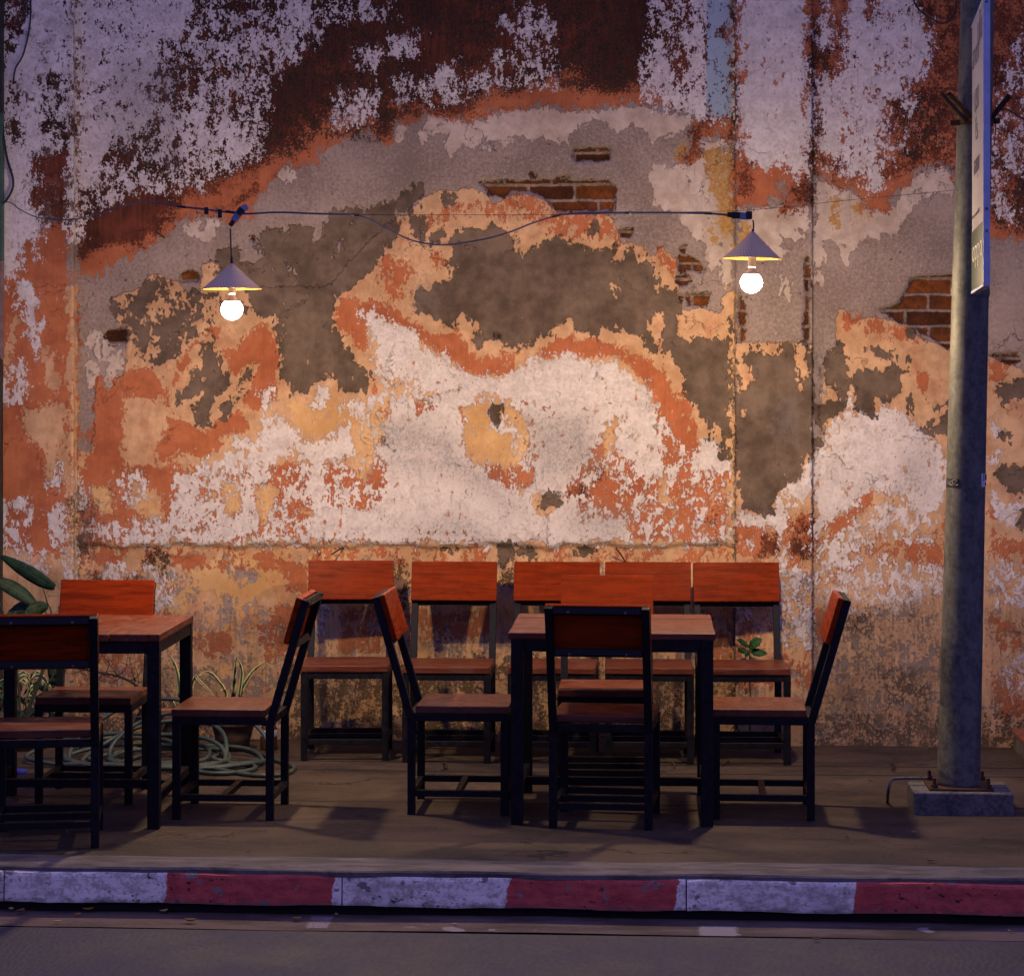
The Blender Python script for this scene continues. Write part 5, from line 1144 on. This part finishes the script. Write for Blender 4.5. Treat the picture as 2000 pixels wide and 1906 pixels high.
# small self-seeded plant behind the end chair
g_ = onY(1462, 1452, WY - .10); g_.z = 0
sp_ = empty('small_plant', g_); tag(sp_, 'small green plant showing pointed leaves above the right-end chair seat', 'plant'); zc = -ST * g_.x + CT * g_.y
bm = bmesh.new(); tube(bm, smooth_path([Vector((0, 0, -.02)), at(1466,1380,zc) - g_, at(1464,1290,zc) - g_, at(1465,1262,zc) - g_], 5), .0045, 7); obj('stem', bm, M_STEM, sp_, True)
for pts, w_ in (([(1464,1264),(1452,1254),(1439,1249)], .016), ([(1465,1266),(1474,1256),(1489,1248)], .026), ([(1463,1272),(1450,1270),(1440,1268)], .014), ([(1467,1272),(1480,1274),(1499,1276)], .020), ([(1464,1272),(1458,1277),(1456,1284)], .013)):
    leaf('leaf', lp_(pts, zc, zc - .05), w_, M_LEAF2, sp_, (-.2, .35, 1), .15, tp2, 10, g_)

# coiled hose
n = NT('hose_rubber', 0.5, 0.4); k = n.noise(14, 5, .6); n.color(n.mix(n.step(k, .35, .65), (.022, .040, .033), (.050, .070, .055))); n.bump(n.noise(90, 3, .6), .001, .4); M_HOSE = n.m
hc = gz(345, 1492); rr = random.Random(21); pts = []
for k in range(150):
    t = k / 149; a = t * 2 * math.pi * 7.5 + 1.0
    rx = .36 + .10 * math.sin(t * 19) + .06 * math.sin(t * 47); ry = .22 + .05 * math.sin(t * 23 + 1)
    cx = -.10 + .16 * math.sin(t * 9.2); cy = .03 * math.sin(t * 14)
    lift = max(0, math.sin(a)) * (.10 * (1 - t) + .02) + .012 + .012 * abs(math.sin(a * 2.3 + t * 9))
    if t < .5: lift += .14 * max(0, math.sin(a)) * (1 - 2 * t) 
    pts.append(hc + Vector((cx + rx * math.cos(a), cy + ry * math.sin(a), lift)))
tail = [gz(420,1463), gz(470,1466), gz(530,1486), gz(570,1500), gz(573,1508), gz(552,1517), gz(500,1519), gz(430,1508), gz(385,1498)]
tail2 = [gz(330,1462), gz(400,1464), gz(440,1480), gz(415,1492), gz(450,1494), gz(495,1500), gz(492,1508), gz(440,1515), gz(390,1512)]
for p in tail + tail2: p.z = .012
for i in (2, 3): tail2[i].z = .03
pts = pts + [Vector((p.x, p.y, p.z)) for p in tail2 + tail[::-1]]
bm = bmesh.new(); tube(bm, smooth_path(pts, 3), .0105, 9)
ho = obj('garden_hose', bm, M_HOSE, None, True, hc); tag(ho, 'loosely coiled grey-green garden hose on the pavement behind the left table', 'hose')

# small items
M_AMBER = NT('amber_glass', 0.15, 0.5); M_AMBER.color((.10, .045, .012)); M_AMBER = M_AMBER.m
M_YEL = plain('yellow_tin', (.42, .22, .02), .5, .5); M_BLUE = plain('blue_plastic', (.05, .07, .40), .4, .5); M_REDCAP = plain('red_cap', (.30, .05, .03), .4, .5)
g_ = gz(525, 1464); j = empty('amber_jar', g_); tag(j, 'dark amber jar with a red lid and pale label standing by the clay pot', 'jar')
bm = bmesh.new(); lathe(bm, [(0, 0), (.038, 0), (.042, .006), (.042, .105), (.034, .120), (.032, .124), (0, .124)], 28); obj('body', bm, M_AMBER, j, True)
bm = bmesh.new(); lathe(bm, [(.0425, .070), (.0428, .071), (.0428, .100), (.0425, .101)], 28); obj('paper_label', bm, M_STW, j, True)
bm = bmesh.new(); lathe(bm, [(0, .1245), (.035, .1245), (.036, .127), (.036, .148), (.033, .150), (0, .150)], 28); obj('lid', bm, M_REDCAP, j, True)
g_ = gz(272, 1460); tn = empty('yellow_tin', g_); tag(tn, 'small ribbed yellow tin behind the hose, between chair and table legs', 'tin')
bm = bmesh.new(); lathe(bm, [(0, 0), (.05, 0), (.052, .01), (.050, .03), (.052, .032), (.050, .06), (.052, .062), (.050, .09), (.054, .105), (.054, .112), (.048, .112), (.046, .02), (0, .02)], 30); obj('body', bm, M_YEL, tn, True)
bm = bmesh.new(); tube(bm, [Vector((.054 * math.cos(a), -.01, .106 + .05 * math.sin(a))) for a in [math.pi * i / 12 for i in range(13)]], .0018, 6); obj('handle', bm, M_BOLT, tn)
g_ = gz(39, 1510)
bm = bmesh.new(); lathe(bm, [(0, 0), (.031, 0), (.033, .002), (.033, .015), (.031, .018), (0, .018)], 36); tag(obj('plastic_lid', bm, M_BLUE, None, True, None), 'round blue plastic lid lying on the pavement at far left', 'lid').location = g_
# dark rag bundle under the bush
# low tiled step at the right edge
M_TILE = plain('red_tile', (.20, .065, .035), .7, .3)
s0 = ground(2016, 1500)
st_ = empty('tiled_step', (s0.x + .45, s0.y + .45, 0)); tag(st_, 'low step with a red tiled top against the wall at the right edge', 'step')
bm = bmesh.new(); box(bm, (-.45, -.45, -.01), (1.2, WY - s0.y - .45 - .03, .075), .006); obj('step_body', bm, M_HAUNCH, st_)
bm = bmesh.new(); box(bm, (-.458, -.458, .0755), (1.21, WY - s0.y - .45 - .032, .098), .005); obj('tile_top', bm, M_TILE, st_)

for (a_, b_, lb) in (((1310,1489),(1317,1501),'short dark twig on the pavement between the right-hand table and the row of chairs'), ((1410,1496),(1424,1487),'short dark twig on the pavement under the right end chair of the row'), ((866,1490),(871,1502),'short dark twig on the pavement in front of the second chair of the row')):
    p0 = gz(*a_); p1 = gz(*b_); p0.z = p1.z = .004; pm = (p0 + p1) / 2 + Vector((.006, 0, .006))
    bm = bmesh.new(); tube(bm, smooth_path([p0, pm, p1], 3), .0035, 6); tag(obj('twig', bm, M_TWIG, None, True, p0), lb, 'twig')
# fallen leaves
M_DEAD = [plain('dead_leaf_' + q, c_, .8, .2, scale=60) for q, c_ in (('ochre', (.33, .17, .04)), ('brown', (.12, .06, .03)), ('pale', (.36, .27, .10)))]
def fallen(px, py, size, mi, label, h=0.0, ang=None):
    g0 = ground(px, py, h); g0.z = h; rr = random.Random(int(px * 7 + py)); a = rr.uniform(0, 6.28) if ang is None else ang
    bm = bmesh.new(); N = 8; rows = []
    for i in range(N + 1):
        t = i / N; w_ = size * .28 * math.sin(math.pi * (t * .94 + .03)) ** .8; x = (t - .5) * size
        z = .004 + size * .22 * (2 * t - 1) ** 2
        rows.append([bm.verts.new((x * math.cos(a) - q * w_ * math.sin(a), x * math.sin(a) + q * w_ * math.cos(a), z + abs(q) * w_ * .7)) for q in (-1, -.4, .4, 1)])
    for i in range(N):
        for q in range(3): bm.faces.new((rows[i][q], rows[i + 1][q], rows[i + 1][q + 1], rows[i][q + 1]))
    o = obj('fallen_leaf', bm, M_DEAD[mi], None, True); o.location = g0
    sm = o.modifiers.new('thick', 'SOLIDIFY'); sm.thickness = .0012
    tag(o, label, 'leaf', 'dead leaves on the ground')
fallen(1692,1797,.055,2,'largest yellowish dead leaf, in the gutter below the last red kerb stripe', GZ, .1)
fallen(173,1780,.045,0,'orange dead leaf in the gutter near the left end of the kerb', GZ, .5)
fallen(152,1789,.030,0,'small orange dead leaf just left of the bigger orange one', GZ)
fallen(40,1784,.050,1,'crumpled brown dead leaf in the gutter at the far left', GZ)
fallen(22,1779,.035,2,'pale dead leaf tight against the kerb at the far left', GZ)
fallen(112,1803,.030,2,'thin pale dead leaf beside the road joint at left', GZ, .4)
fallen(372,1802,.050,1,'curled dark dead leaf below the left red kerb stripe', GZ, .0)
fallen(320,1783,.040,2,'broad pale dead leaf at the start of the left red kerb stripe', GZ, .9)
fallen(580,1797,.034,0,'narrow yellow dead leaf below the end of the left red stripe', GZ, .4)
fallen(657,1789,.026,0,'tiny orange dead leaf under the first kerb joint', GZ)
fallen(888,1808,.024,2,'tiny pale dead leaf below the middle white kerb stripe', GZ)
fallen(1972,1820,.016,0,'tiny orange dead leaf in the gutter at the far right', GZ)
fallen(1595,1838,.030,1,'small brown dead leaf on the road below the right white stripe', GZ)
fallen(1784,1629,.032,0,'small orange dead leaf on the pavement in front of the pole footing')
fallen(1818,1684,.034,1,'small brown dead leaf at the pavement edge right of centre')
fallen(1655,1636,.028,1,'small brown dead leaf on the pavement near the right-hand side chair')
fallen(1920,1637,.026,1,'small brown dead leaf on the pavement below the pole footing, at right')
fallen(1700,1526,.028,1,'small dark dead leaf on the pavement left of the conduit')
